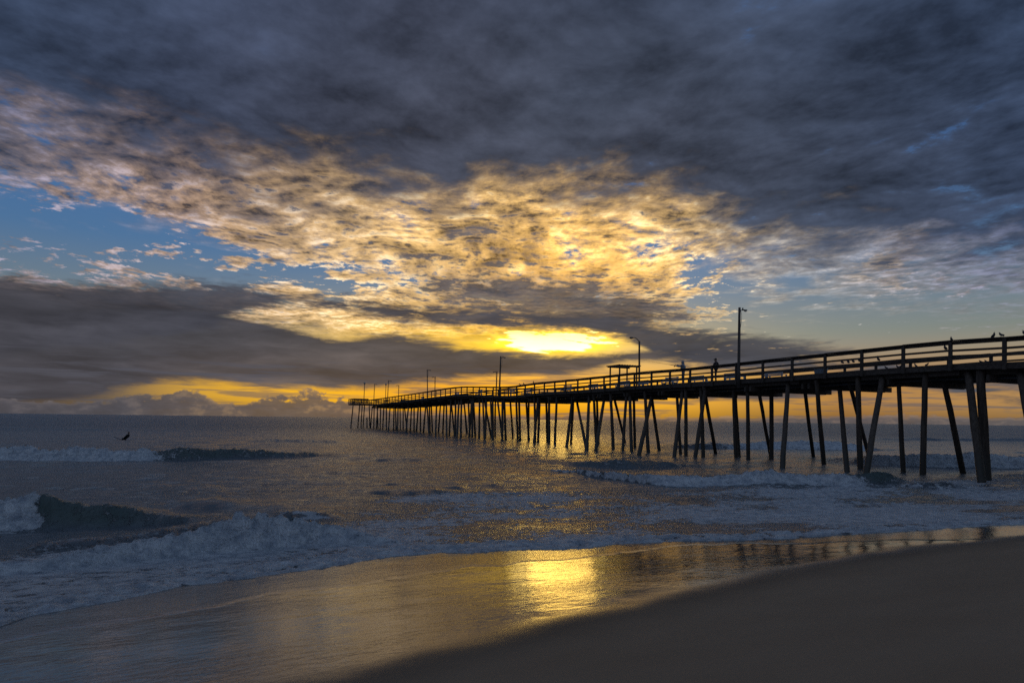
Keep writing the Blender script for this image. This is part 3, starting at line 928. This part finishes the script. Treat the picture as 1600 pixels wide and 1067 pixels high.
# the wide platform at the seaward end
TA, TB = A_END - 0.2, A_END + 6.5
TL, TR = 27.6, T1 + 4.2
zr = EYE + (ray(548, 622.4).z) * (TA / ray(548, 622.4).dot(SS3))
zd = zr - 1.08
MB().box((0, 0, -0.30), (TR - TL, TB - TA, 0)).build('end_platform', M_beam, pier).matrix_local = Matrix.Translation(P3(TL, TA, zd)) @ Matrix.Rotation(PHI, 4, 'Z')
for (ta, aa), (tb, ab) in (((TL, TA), (T0, TA)), ((TL, TB), (TR, TB)), ((TL, TA), (TL, TB)), ((TR, TA), (TR, TB)), ((T1, TA), (TR, TA))):
    p0, p1 = P3(ta, aa, zd), P3(tb, ab, zd)
    L = (p1 - p0).length; m = max(1, round(L / 2.0))
    sd = (p1 - p0).cross(Vector((0, 0, 1)))
    for i in range(m + 1):
        q = p0.lerp(p1, i / m)
        MB().box((-0.055, -0.055, -0.28), (0.055, 0.055, 1.06)).build('rail_post', M_rail, pier).location = q
    for off, hh in ((0.03, 0.05), (-0.03, 0.15), (-0.37, 0.10), (-0.62, 0.13), (-0.89, 0.10)):
        up = Vector((0, 0, 1.08 + off))
        MB().beam(p0 + up, p1 + up, sd, 0.05 if off < 0 else 0.2, hh).build('rail_board' if off < 0 else 'cap_rail', M_rail, pier)
# lattice panels closing the platform's landward rail
p0, p1 = P3(TL, TA, zd + 0.08), P3(T0, TA, zd + 0.08)
L = (p1 - p0).length
lat = MB(); n = int(L / 0.22)
for i in range(-4, n + 1):
    for sgn in (0, 1):
        x0, x1 = i / n, (i + 4) / n
        z0, z1 = 0.0, 0.9
        if x0 < 0: z0, x0 = 0.9 * (-x0) / (x1 - x0), 0
        if x1 > 1: z1, x1 = 0.9 * (1 - i / n) / (4 / n), 1
        if x1 - x0 < 0.01: continue
        qa, qb = p0.lerp(p1, x0), p0.lerp(p1, x1)
        if sgn: qa, qb = p0.lerp(p1, 1 - x0), p0.lerp(p1, 1 - x1)
        off = SS3 * (0.03 + 0.012 * sgn)
        lat.tube([qa + off + Vector((0, 0, z0)), qb + off + Vector((0, 0, z1))], 0.016, 4)
o = lat.build('lattice', M_rail, pier); o['kind'] = 'stuff'
# ------------------------------------------------------------------ lamps on the pier
LAMPS = [  # base px, top px, lateral, arm towards, style, label
    (1154, 1155.5, 480.5, T0 - 0.12, 1, 'arm', 'tallest and nearest lamp pole, with a short arm, at the shoreward end of the pier'),
    (999, 999, 533, T1 - 0.25, -1, 'curve', 'lamp pole with a curved arm beside the slatted shelter'),
    (780, 782.5, 556.5, T0 - 0.12, 1, 'arm', 'taller of the two lamp poles standing close together at the dip of the rail'),
    (775, 776.5, 580, T1 - 0.25, -1, 'arm', 'shorter of the two lamp poles standing close together at the dip of the rail'),
    (668.3, 667.5, 577, T0 - 0.12, 1, 'arm', 'taller lamp pole of the pair on the far slope past the rail hump'),
    (679.3, 680, 588.5, T1 - 0.25, -1, 'arm', 'shorter lamp pole with leftward arm of the pair past the rail hump'),
    (605.5, 607.7, 594, T0 - 0.12, 1, 'arm', 'tallest of the cluster of thin lamp poles near the pier end'),
    (622.3, 623.3, 601.5, T1 - 0.25, -1, 'arm', 'thin lamp pole with leftward arm closest to shore in the end cluster'),
    (602.3, 603, 601.5, T1 - 0.25, 0, 'globe', 'globe lamp pole standing right beside the tallest pole of the end cluster'),
    (584, 585.7, 599.5, None, 1, 'arm', 'lamp pole with short rightward arm on the end platform'),
    (568.5, 571, 599.5, None, 0, 'globe', 'leaning globe lamp pole at the outermost corner of the end platform'),
]
for bx, tx_, ty_, t, arm, style, label in LAMPS:
    if t is None:
        a = A_END + (0.2 if style == 'globe' else 4.0)
        d = ray(bx, 622); t = a / d.dot(SS3) * d.dot(TS3)
        zb0 = zd
        zt = EYE + ray(tx_, ty_).z * (t / ray(tx_, ty_).dot(TS3))
        at = t / ray(tx_, ty_).dot(TS3) * ray(tx_, ty_).dot(SS3)
    else:
        yb = 600 if bx > 850 else 612
        a, _ = at_t(bx, yb, t)
        at, zt = at_t(tx_, ty_, t)
        zb0 = deck_h(a) - 0.45
    lamp = thing('street_lamp', label, 'street lamp', P3(t, a, zb0), 'lamp poles along the pier')
    H = zt - zb0
    lean = SS3 * (at - a)
    lean = lean if lean.length < 0.6 else lean.normalized() * 0.6
    k = 1.0 + 0.006 * max(0, a - 40)           # thin poles keep their drawn width
    r0, r1 = (0.105, 0.075) if style != 'curve' else (0.10, 0.09)
    if a > 90: r0, r1 = 0.085, 0.065
    MB().tube([lean * (i / 5) + Vector((0, 0, H * i / 5)) for i in range(6)], [r0 + (r1 - r0) * i / 5 for i in range(6)], 12, 0.02).build('pole', M_pole, lamp)
    top = lean + Vector((0, 0, H))
    ad = TS3 * arm
    if style == 'arm':
        pa = top + Vector((0, 0, -0.16))
        e = pa + ad * 0.36 + Vector((0, 0, 0.03))
        MB().tube([pa, pa + ad * 0.2, e], 0.026, 8).build('arm', M_metal, lamp)
        MB().box((-0.15, -0.07, -0.035), (0.15, 0.07, 0.035)).build('lamp_head', M_metal, lamp, 0.03).matrix_local = Matrix.Translation(e + ad * 0.14) @ Matrix.Rotation(PHI, 4, 'Z')
        MB().ball(e + ad * 0.16 + Vector((0, 0, -0.05)), (0.09, 0.09, 0.05)).build('lens', M_glass, lamp)
        MB().tube([pa + ad * 0.28 + Vector((0, 0, 0.02)), pa + ad * 0.28 + Vector((0, 0, 0.16))], 0.045, 8).build('photocell', M_metal, lamp)
        MB().tube([pa + ad * 0.10, pa + ad * 0.2 + Vector((0, 0, -0.3)), pa + ad * 0.18 + Vector((0, 0, -0.75)), pa + ad * 0.09 + Vector((0, 0, -1.2))], 0.012, 5).build('cable', M_metal, lamp)
    elif style == 'curve':
        pa = top + Vector((0, 0, -0.05))
        pts = [pa + ad * (0.75 * q) + Vector((0, 0, 0.40 * math.sin(q * 1.9) - 0.06 * q)) for q in (0, 0.2, 0.4, 0.6, 0.8, 1.0)]
        MB().tube(pts, 0.035, 8).build('arm', M_metal, lamp)
        MB().ball((0, 0, 0), (0.26, 0.12, 0.08)).build('lamp_head', M_metal, lamp).matrix_local = Matrix.Translation(pts[-1] + ad * 0.2) @ Matrix.Rotation(PHI, 4, 'Z')
        MB().ball(pts[-1] + ad * 0.24 + Vector((0, 0, -0.06)), (0.10, 0.10, 0.06)).build('lens', M_glass, lamp)
    else:
        MB().ball(top + Vector((0, 0, 0.16)), 0.24, 12, 8).build('lamp_globe', M_glass, lamp)
        MB().tube([top + Vector((0, 0, -0.12)), top], [0.09, 0.16], 10).build('collar', M_metal, lamp)

# ------------------------------------------------------------------ slatted shelter in the middle of the deck
tm = T0 + 3.6
sa, _ = at_t(974, 590, tm)
sh_ = thing('shade_shelter', 'small open shelter with a flat slatted roof on four posts on the deck', 'shelter', P3(tm, sa, deck_h(sa)), None, PHI)
for x, y in ((-0.95, -0.75), (0.95, -0.75), (0.95, 0.75), (-0.95, 0.75)):
    MB().box((x - 0.055, y - 0.055, 0), (x + 0.055, y + 0.055, 2.15)).build('post', M_rail, sh_, 0.006)
for y in (-0.75, 0.75):
    MB().box((-1.25, y - 0.04, 2.15), (1.25, y + 0.04, 2.25)).build('roof_beam', M_rail, sh_, 0.006)
for i in range(9):
    x = -1.15 + 2.3 * i / 8
    MB().box((x - 0.025, -1.1, 2.255), (x + 0.025, 1.1, 2.34)).build('slat', M_rail, sh_, 0.004)

# ------------------------------------------------------------------ benches
def make_bench(label, loc, rot):
    b = thing('park_bench', label, 'bench', loc, 'white benches on the pier deck', rot)
    for y in (-0.18, -0.06, 0.06, 0.18):
        MB().box((-0.85, y - 0.05, 0.43), (0.85, y + 0.05, 0.465)).build('seat_slat', M_bench, b, 0.004)
    for z in (0.60, 0.74, 0.88):
        MB().hexa([(-0.85, 0.24, z - .055), (0.85, 0.24, z - .055), (0.85, 0.275, z - .055), (-0.85, 0.275, z - .055), (-0.85, 0.255, z + .055), (0.85, 0.255, z + .055), (0.85, 0.29, z + .055), (-0.85, 0.29, z + .055)]).build('back_slat', M_bench, b)
    for x in (-0.72, 0.72):
        MB().box((x - 0.035, -0.24, 0), (x + 0.035, -0.17, 0.62)).build('leg', M_bench, b)
        MB().box((x - 0.035, 0.17, 0), (x + 0.035, 0.24, 0.95)).build('leg', M_bench, b)
        MB().box((x - 0.05, -0.28, 0.62), (x + 0.05, 0.235, 0.66)).build('armrest', M_bench, b)
        MB().box((x - 0.03, -0.168, 0.36), (x + 0.03, 0.168, 0.425)).build('side_rail', M_bench, b)
    return b


BENCH = [(1212, 5.2, 'nearest white bench, on the bare deck shoreward of the tallest lamp pole'), (1148, 4.6, 'white slatted bench right behind the tallest lamp pole'), (1092, 5.0, 'white bench between the two people on the pier'),
         (1046, 4.0, 'white bench just seaward of the person holding a fishing rod'), (1008, 5.0, 'white bench behind the pole with the curved arm'), (972, 3.6, 'white bench under the slatted shelter'), (930, 4.6, 'white bench just seaward of the slatted shelter'),
         (884, 3.4, 'white bench seaward of the shelter, midway to the three rail birds'), (822, 4.0, 'white bench beside the rail where three birds perch in a row'), (797, 3.2, 'white bench right of the two close lamp poles'), (748, 4.2, 'white bench left of the two close lamp poles'), (712, 4.0, 'white bench at the hump of the rail'),
         (659, 4.0, 'farthest white bench, down the slope past the rail hump')]
for px, dt, label in BENCH:
    a, _ = at_t(px, 600, T0 + dt)
    make_bench(label, P3(T0 + dt, a, deck_h(a)), PHI + R(90) * (1 if dt > 4.5 else -1) + random.uniform(-0.05, 0.05))

ab, _ = at_t(1282.5, 575, T0 + 0.6)
bn = thing('cooler_box', 'pale blue cooler box on the deck close behind the near rail', 'cooler', P3(T0 + 0.6, ab, deck_h(ab)), None, PHI)
MB().hexa([(-0.17, -0.28, 0.0), (0.17, -0.28, 0.0), (0.17, 0.28, 0.0), (-0.17, 0.28, 0.0), (-0.2, -0.32, 0.32), (0.2, -0.32, 0.32), (0.2, 0.32, 0.32), (-0.2, 0.32, 0.32)]).build('body', M_bin, bn, 0.02)
MB().box((-0.21, -0.33, 0.323), (0.21, 0.33, 0.40)).build('lid', M_bench, bn, 0.02)
MB().tube([(0, -0.335, 0.22), (0, -0.40, 0.30), (0, -0.40, 0.36)], 0.015, 6).build('handle', M_metal, bn)

# ------------------------------------------------------------------ people
M_jacket = plain('pale_jacket', (0.40, 0.42, 0.47), 0.9, 0, 0.3, 14)
M_trouser = plain('grey_trousers', (0.27, 0.29, 0.33), 0.9, 0, 0.3, 14)
M_dark = plain('dark_coat', (0.075, 0.055, 0.055), 0.9, 0, 0.3, 14)
M_dtrou = plain('dark_trousers', (0.05, 0.048, 0.055), 0.9, 0, 0.3, 14)
M_skin = plain('skin', (0.42, 0.27, 0.20), 0.6, 0, 0.1)
M_black = plain('black_cloth', (0.018, 0.018, 0.02), 0.7, 0, 0.3, 20)


def skin_mesh(name, verts, edges, radii, mat, parent, root=0, sub=1):
    me = bpy.data.meshes.new(name)
    me.from_pydata([Vector(v) for v in verts], edges, [])
    o = link(bpy.data.objects.new(name, me), None)
    mod = o.modifiers.new('skin', 'SKIN')
    mod.use_smooth_shade = True
    for i, r in enumerate(radii):
        sv = me.skin_vertices[0].data[i]
        sv.radius = (r, r) if not hasattr(r, '__len__') else r
        sv.use_root = i == root
    s = o.modifiers.new('sub', 'SUBSURF'); s.levels = sub; s.render_levels = sub
    dg = bpy.context.evaluated_depsgraph_get()
    dg.update()
    me2 = bpy.data.meshes.new_from_object(o.evaluated_get(dg))
    me2.name = name
    bpy.data.objects.remove(o)
    me2.materials.clear(); me2.materials.append(mat)
    for p_ in me2.polygons: p_.use_smooth = True
    return link(bpy.data.objects.new(name, me2), parent)


def make_hand(parent, wrist, direction, up, mat, curl=0.6):
    """Palm with four bent fingers and a thumb."""
    w = Vector(wrist); f = Vector(direction).normalized(); u = Vector(up).normalized(); s = f.cross(u).normalized()
    vs = [w, w + f * 0.05, w + f * 0.085]; es = [(0, 1), (1, 2)]; rs = [(0.026, 0.020), (0.038, 0.018), (0.036, 0.016)]
    for i, (off, ln) in enumerate(((-0.027, 0.068), (-0.009, 0.078), (0.009, 0.074), (0.027, 0.058))):
        b0 = w + f * 0.088 + s * off
        k1 = b0 + (f * math.cos(curl * .6) - u * math.sin(curl * .6)) * ln * 0.5
        k2 = k1 + (f * math.cos(curl * 1.8) - u * math.sin(curl * 1.8)) * ln * 0.5
        n0 = len(vs); vs += [b0, k1, k2]; es += [(2, n0), (n0, n0 + 1), (n0 + 1, n0 + 2)]; rs += [0.009, 0.0085, 0.007]
    n0 = len(vs); b0 = w + f * 0.03 - s * 0.03
    vs += [b0, b0 + f * 0.03 - s * 0.02 - u * 0.015, b0 + f * 0.055 - s * 0.012 - u * 0.035]; es += [(1, n0), (n0, n0 + 1), (n0 + 1, n0 + 2)]; rs += [0.013, 0.010, 0.008]
    return skin_mesh('hand', vs, es, rs, mat, parent, 0, 1)


def make_head(parent, c, face, hood=None, cap=None, hair=None):
    c = Vector(c); f = Vector(face).normalized(); s = f.cross(Vector((0, 0, 1)))
    h = MB()
    h.ball(c, (0.078, 0.078, 0.112), 14, 10)
    h.ball(c + f * 0.03 + Vector((0, 0, -0.055)), (0.055, 0.055, 0.06), 10, 7)
    h.ball(c + f * 0.088 + Vector((0, 0, -0.015)), (0.014, 0.014, 0.022), 6, 5)
    for e in (-1, 1):
        h.ball(c + s * e * 0.08 + Vector((0, 0, -0.005)), (0.012, 0.02, 0.028), 6, 5)
    h.ball(c + f * 0.078 + Vector((0, 0, -0.062)), (0.022, 0.022, 0.008), 6, 4)
    hd = h.build('head', M_skin, parent)
    ey = MB()
    for e in (-1, 1): ey.ball(c + f * 0.070 + s * e * 0.030 + Vector((0, 0, 0.012)), 0.011, 6, 5)
    ey.build('eyes', M_black, hd)
    if hood is not None:
        g = MB(); g.ball(c - f * 0.025 + Vector((0, 0, 0.01)), (0.108, 0.108, 0.130), 14, 9)
        g.ball(c - f * 0.05 + Vector((0, 0, -0.11)), (0.11, 0.11, 0.07), 12, 7)
        g.build('hood', hood, parent)
        MB().box((-0.07, 0, -0.006), (0.07, 0.075, 0.006)).build('visor', hood, parent, 0.003).matrix_local = \
            Matrix.Translation(c + f * 0.06 + Vector((0, 0, 0.075))) @ Matrix.Rotation(math.atan2(-f.x, f.y), 4, 'Z')
    if cap is not None:
        MB().ball(c + Vector((0, 0, 0.045)), (0.088, 0.088, 0.085), 12, 8).build('cap', cap, parent)
        MB().box((-0.07, 0, -0.006), (0.07, 0.09, 0.006)).build('visor', cap, parent, 0.003).matrix_local = \
            Matrix.Translation(c + f * 0.07 + Vector((0, 0, 0.05))) @ Matrix.Rotation(math.atan2(-f.x, f.y), 4, 'Z')


def make_person(label, loc, facing, hgt, m_top, m_leg, armL, armR, hood=None, cap=None, lean=0.0, girth=1.12):
    """facing: angle of the way the person looks; arms: shoulder-relative elbow and wrist offsets (forward, side, up) in metres."""
    pr = thing('person', label, 'person', loc)
    k = hgt / 1.70
    F = Vector((math.cos(facing), math.sin(facing), 0)); S_ = F.cross(Vector((0, 0, 1)))
    def q(f, s, u): return (F * (f + lean * max(0, u - 0.9)) + S_ * s + Vector((0, 0, u))) * k
    # one body surface: pelvis, spine, neck, legs, feet, arms
    vs = [q(0, 0, 0.92), q(0, 0, 1.10), q(0.01, 0, 1.28), q(0, 0, 1.41), q(0.01, 0, 1.49),
          q(0, 0.09, 0.88), q(0.015, 0.10, 0.50), q(-0.01, 0.105, 0.10), q(0.10, 0.12, 0.05),
          q(0, -0.09, 0.88), q(0.03, -0.11, 0.50), q(0.0, -0.12, 0.10), q(0.11, -0.14, 0.05)]
    es = [(0, 1), (1, 2), (2, 3), (3, 4), (0, 5), (5, 6), (6, 7), (7, 8), (0, 9), (9, 10), (10, 11), (11, 12)]
    g_ = girth
    rs = [0.150 * k * g_, 0.150 * k * g_, 0.170 * k * g_, 0.11 * k * g_, 0.055 * k, 0.095 * k, 0.068 * k, 0.050 * k, 0.042 * k, 0.095 * k, 0.068 * k, 0.050 * k, 0.042 * k]
    wr = []
    for sg, (el, wrs) in ((1, armL), (-1, armR)):
        sh0 = (0.0, sg * 0.185, 1.385)
        n0 = len(vs)
        vs += [q(*sh0), q(sh0[0] + el[0], sh0[1] + sg * el[1], sh0[2] + el[2]), q(sh0[0] + wrs[0], sh0[1] + sg * wrs[1], sh0[2] + wrs[2])]
        es += [(3, n0), (n0, n0 + 1), (n0 + 1, n0 + 2)]
        rs += [0.072 * k, 0.056 * k, 0.042 * k]
        wr.append((vs[n0 + 1], vs[n0 + 2]))
    body = skin_mesh('body', vs, es, rs, m_top, pr, 0, 2)
    body.data.materials.append(m_leg)
    for f_ in body.data.polygons:
        if f_.center.z < 0.86 * k: f_.material_index = 1
    for sg in (1, -1):
        MB().ball(q(0.06, sg * 0.115, 0.045), (0.12 * k, 0.055 * k, 0.05 * k), 10, 6).build('shoe', M_black, pr).matrix_local = \
            Matrix.Translation(q(0.06, sg * 0.115, 0.045)) @ Matrix.Rotation(facing, 4, 'Z') @ Matrix.Translation(-q(0.06, sg * 0.115, 0.045))
    MB().tube([q(0.0, 0, 1.47), q(0.015, 0, 1.56)], 0.052 * k, 10).build('neck', M_skin, pr)
    make_head(pr, q(0.03, 0, 1.59), F, hood, cap)
    for e, w in wr:
        make_hand(pr, w, Vector(w) - Vector(e), (0, 0, 1), M_skin, 0.9)
    return pr, [Vector(loc) + w for _, w in wr]


sea_ang = math.atan2(SX[1], SX[0])
pt_ = T0 + 0.42
pa, _ = at_t(1067.5, 598, pt_)
za = deck_h(pa)
angler, wrists = make_person('person in a pale hooded jacket with arms stretched out holding a fishing rod', P3(pt_, pa, za), sea_ang + 0.55, 1.70, M_jacket, M_trouser,
                             ((0.26, -0.04, -0.02), (0.52, -0.10, 0.06)), ((0.24, -0.05, -0.10), (0.50, -0.14, -0.04)), hood=M_jacket, lean=0.06, girth=1.3)
grip = (wrists[0] + wrists[1]) * 0.5 + Vector((math.cos(sea_ang + 0.55), math.sin(sea_ang + 0.55), 0)) * 0.09
rod = thing('fishing_rod', 'long thin fishing rod held out over the rail by the hooded person', 'fishing rod', grip)
rd = Vector((math.cos(sea_ang + 0.60), math.sin(sea_ang + 0.60), 0.20)).normalized()
MB().tube([rd * -0.35, rd * 0.35], 0.016, 8).build('handle', M_black, rod)
MB().tube([rd * 0.35, rd * 1.5, rd * 2.7 + Vector((0, 0, 0.05)), rd * 3.6 + Vector((0, 0, 0.05))], [0.010, 0.008, 0.006, 0.004], 6).build('blank', M_black, rod)
MB().ball(rd * 0.05 + Vector((0, 0, -0.07)), (0.045, 0.035, 0.045), 8, 6).build('reel', M_metal, rod)
tip = rd * 3.6 + Vector((0, 0, 0.05))
MB().tube([tip, tip + SS3 * 6 + TS3 * -3 + Vector((0, 0, -0.8)), tip + SS3 * 14 + TS3 * -7 + Vector((0, 0, -3.2)), tip + SS3 * 20 + TS3 * -10 + Vector((0, 0, -grip.z - tip.z))], 0.0022, 4).build('line', M_glass, rod)

pt_ = T0 + 0.75
pb, _ = at_t(1118.5, 597, pt_)
make_person('person in a dark coat and cap standing at the rail with hands lowered', P3(pt_, pb, deck_h(pb)), sea_ang + 0.9, 1.68, M_dark, M_dtrou,
            ((0.05, 0.10, -0.27), (0.27, 0.02, -0.36)), ((0.03, 0.11, -0.27), (0.25, 0.03, -0.38)), cap=M_dtrou, girth=1.35)

# ------------------------------------------------------------------ birds
M_bird = plain('feathers', (0.12, 0.12, 0.135), 0.75, 0, 0.5, 30)
M_beak = plain('beak', (0.10, 0.07, 0.05), 0.5)


def make_bird(label, loc, face, pitch=0.5, k=1.0, group=None):
    b = thing('pigeon', label, 'bird', loc, 'birds perched on the pier', face)
    cp, sp = math.cos(pitch), math.sin(pitch)
    def q(x, z): return Vector((x * cp - z * sp, 0, x * sp + z * cp + 0.10)) * k
    vs = [q(-0.02, 0.02), q(0.06, 0.035), q(0.105, 0.075), q(0.13, 0.115), q(-0.09, 0.005), q(-0.19, -0.015)]
    skin_mesh('body', vs, [(0, 1), (1, 2), (2, 3), (0, 4), (4, 5)], [0.062 * k, 0.058 * k, 0.034 * k, 0.034 * k, (0.040 * k, 0.030 * k), (0.022 * k, 0.008 * k)], M_bird, b, 0, 1)
    MB().tube([q(0.155, 0.118), q(0.195, 0.105)], [0.010 * k, 0.003 * k], 6).build('beak', M_beak, b)
    for s in (-1, 1):
        w = MB()
        w.ball((0, 0, 0), (0.115 * k, 0.014 * k, 0.045 * k), 10, 6)
        w.build('wing', M_bird, b).matrix_local = Matrix.Translation(q(-0.045, 0.025) + Vector((0, s * 0.055 * k, 0))) @ Matrix.Rotation(-pitch, 4, 'Y')
        MB().tube([Vector((0.0, s * 0.025, 0.075)) * k, Vector((0.005, s * 0.027, 0.0)) * k], 0.006 * k, 5).build('leg', M_beak, b)
        MB().tube([Vector((-0.025, s * 0.027, 0.006)) * k, Vector((0.04, s * 0.03, 0.006)) * k], 0.005 * k, 5).build('foot', M_beak, b)
    return b


BIRDS = [  # px, py of its feet; which level it stands on; facing relative to seaward; label
    (1552.5, 'top', 2.9, 1.05, 'hunched bird on the top rail, the shoreward-facing one of the pair by the frame edge'),
    (1563.5, 'top', -0.2, 0.5, 'plump bird with raised tail side on the top rail beside the hunched bird'),
    (1485.8, 'top', 1.6, 1.1, 'lone upright bird on a post top of the near rail'),
    (1476.3, 0.37, 1.4, 1.0, 'bird standing on the second rail just below the lone post-top bird'),
    (1371.6, 0.62, 1.2, 1.1, 'lone bird on the middle rail to the right of the row of four'),
    (1315.5, 0.62, -0.3, 0.7, 'first bird, seaward end, of the row of four on the middle rail'),
    (1325.0, 0.62, -0.5, 0.9, 'second bird from the seaward end of the row of four on the middle rail'),
    (1332.6, 0.62, -0.4, 0.8, 'third bird from the seaward end of the row of four on the middle rail'),
    (1342.3, 0.62, -0.3, 0.7, 'last bird, next to the post, of the row of four on the middle rail'),
    (1384.3, 'deck', 0.6, 0.6, 'bird on the deck edge nearest below the lone middle-rail bird'),
    (1402.2, 'deck', 0.3, 0.7, 'bird on the deck edge of the close pair just before a rail post'),
    (1407.5, 'deck', 2.6, 0.4, 'low crouching bird of the close deck-edge pair before a rail post'),
    (1430.3, 'deck', 0.2, 0.9, 'upright bird on the deck edge between two rail posts'),
    (1449.0, 'deck', 3.0, 0.5, 'bird on the deck edge beside the short far rail post'),
    (1533.0, 'deck', 0.5, 0.4, 'leftmost of the three birds on the deck edge below the top-rail pair'),
    (1541.0, 'deck', 0.2, 0.5, 'middle of the three birds on the deck edge below the top-rail pair'),
    (1548.0, 'deck', 2.8, 0.5, 'rightmost of the three birds on the deck edge below the top-rail pair'),
    (812.0, 'top', 0.4, 0.7, 'farthest out of three distant birds on the rail past the dip'),
    (818.0, 'top', 0.4, 0.9, 'middle one of three distant birds on the rail past the dip'),
    (833.5, 'top', 2.9, 0.9, 'nearest of three distant birds on the rail past the dip'),
    (1599.5, 'top', 0.4, 0.9, 'bird on the top rail cut by the frame edge'),
]
for px, lvl, rot, pitch, label in BIRDS:
    t = T0 - 0.03 if lvl == 'top' else (T0 + 0.03 if lvl != 'deck' else T0 + 0.16)
    a, _ = at_t(px, 560 if px > 900 else 600, t)
    z = rail_h(a) + 0.027 if lvl == 'top' else (rail_h(a) - lvl + 0.0 if lvl != 'deck' else deck_h(a) + 0.002)
    make_bird(label, P3(t, a, z), sea_ang + rot, pitch * 0.75, 0.66 if px == 1485.8 or lvl == 'deck' else 0.82)

# ------------------------------------------------------------------ surfer
sp_ = on_z(197, 684, 0.12)
srf = thing('person', 'surfer in a black wetsuit sitting low in the water astride a surfboard, leaning back', 'person', sp_, None)
left = Vector((-1, 0.12, 0)).normalized(); sd_ = left.cross(Vector((0, 0, 1)))
def q(f, s, u): return left * f + sd_ * s + Vector((0, 0, u))
vs = [q(0.0, 0, -0.06), q(-0.10, 0, 0.10), q(-0.20, 0, 0.27), q(-0.25, 0, 0.38), q(0.28, 0.16, -0.10), q(0.34, 0.22, -0.50), q(0.28, -0.16, -0.10), q(0.34, -0.22, -0.50),
      q(-0.20, 0.17, 0.27), q(-0.06, 0.22, 0.10), q(0.12, 0.16, 0.0), q(-0.20, -0.17, 0.27), q(-0.06, -0.22, 0.10), q(0.12, -0.16, 0.0)]
skin_mesh('body', vs, [(0, 1), (1, 2), (2, 3), (0, 4), (4, 5), (0, 6), (6, 7), (2, 8), (8, 9), (9, 10), (2, 11), (11, 12), (12, 13)],
          [0.12, 0.13, 0.14, 0.055, 0.085, 0.05, 0.085, 0.05, 0.075, 0.05, 0.04, 0.075, 0.05, 0.04], M_black, srf, 0, 2)
MB().ball(q(-0.29, 0, 0.48), (0.080, 0.080, 0.105), 12, 8).build('head', M_skin, srf)
MB().ball(q(-0.28, 0, 0.51), (0.088, 0.088, 0.092), 12, 8).build('hair', M_black, srf)
for w_ in (q(0.12, 0.16, 0.0), q(0.12, -0.16, 0.0)): make_hand(srf, w_, left, (0, 0, 1), M_skin, 0.3)
brd = thing('surfboard', 'dark surfboard under the surfer, mostly submerged with its nose tipped up', 'surfboard', sp_, None)
M_board = plain('board', (0.09, 0.09, 0.10), 0.3)
bm_ = MB(); prev = None
ring = []
for i in range(13):
    f = -0.75 + 2.05 * i / 12
    w = 0.26 * max(0.02, (1 - abs((i / 12 - 0.45) / 0.56) ** 2.4))
    z = -0.20 + 0.30 * max(0, f - 0.3) ** 1.2
    ring.append([bm_.bm.verts.new(q(f, -w, z)), bm_.bm.verts.new(q(f, 0, z + 0.035)), bm_.bm.verts.new(q(f, w, z)), bm_.bm.verts.new(q(f, 0, z - 0.035))])
for r0, r1 in zip(ring, ring[1:]):
    for k in range(4): bm_.bm.faces.new((r0[k], r0[(k + 1) % 4], r1[(k + 1) % 4], r1[k]))
bm_.bm.faces.new(ring[0][::-1]); bm_.bm.faces.new(ring[-1])
bm_.build('board', M_board, brd)
fn = MB(); fn.hexa([q(-0.62, -0.01, -0.38), q(-0.55, -0.01, -0.38), q(-0.55, 0.01, -0.38), q(-0.62, 0.01, -0.38), q(-0.60, -0.012, -0.21), q(-0.45, -0.012, -0.21), q(-0.45, 0.012, -0.21), q(-0.60, 0.012, -0.21)])
fn.build('fin', M_board, brd)
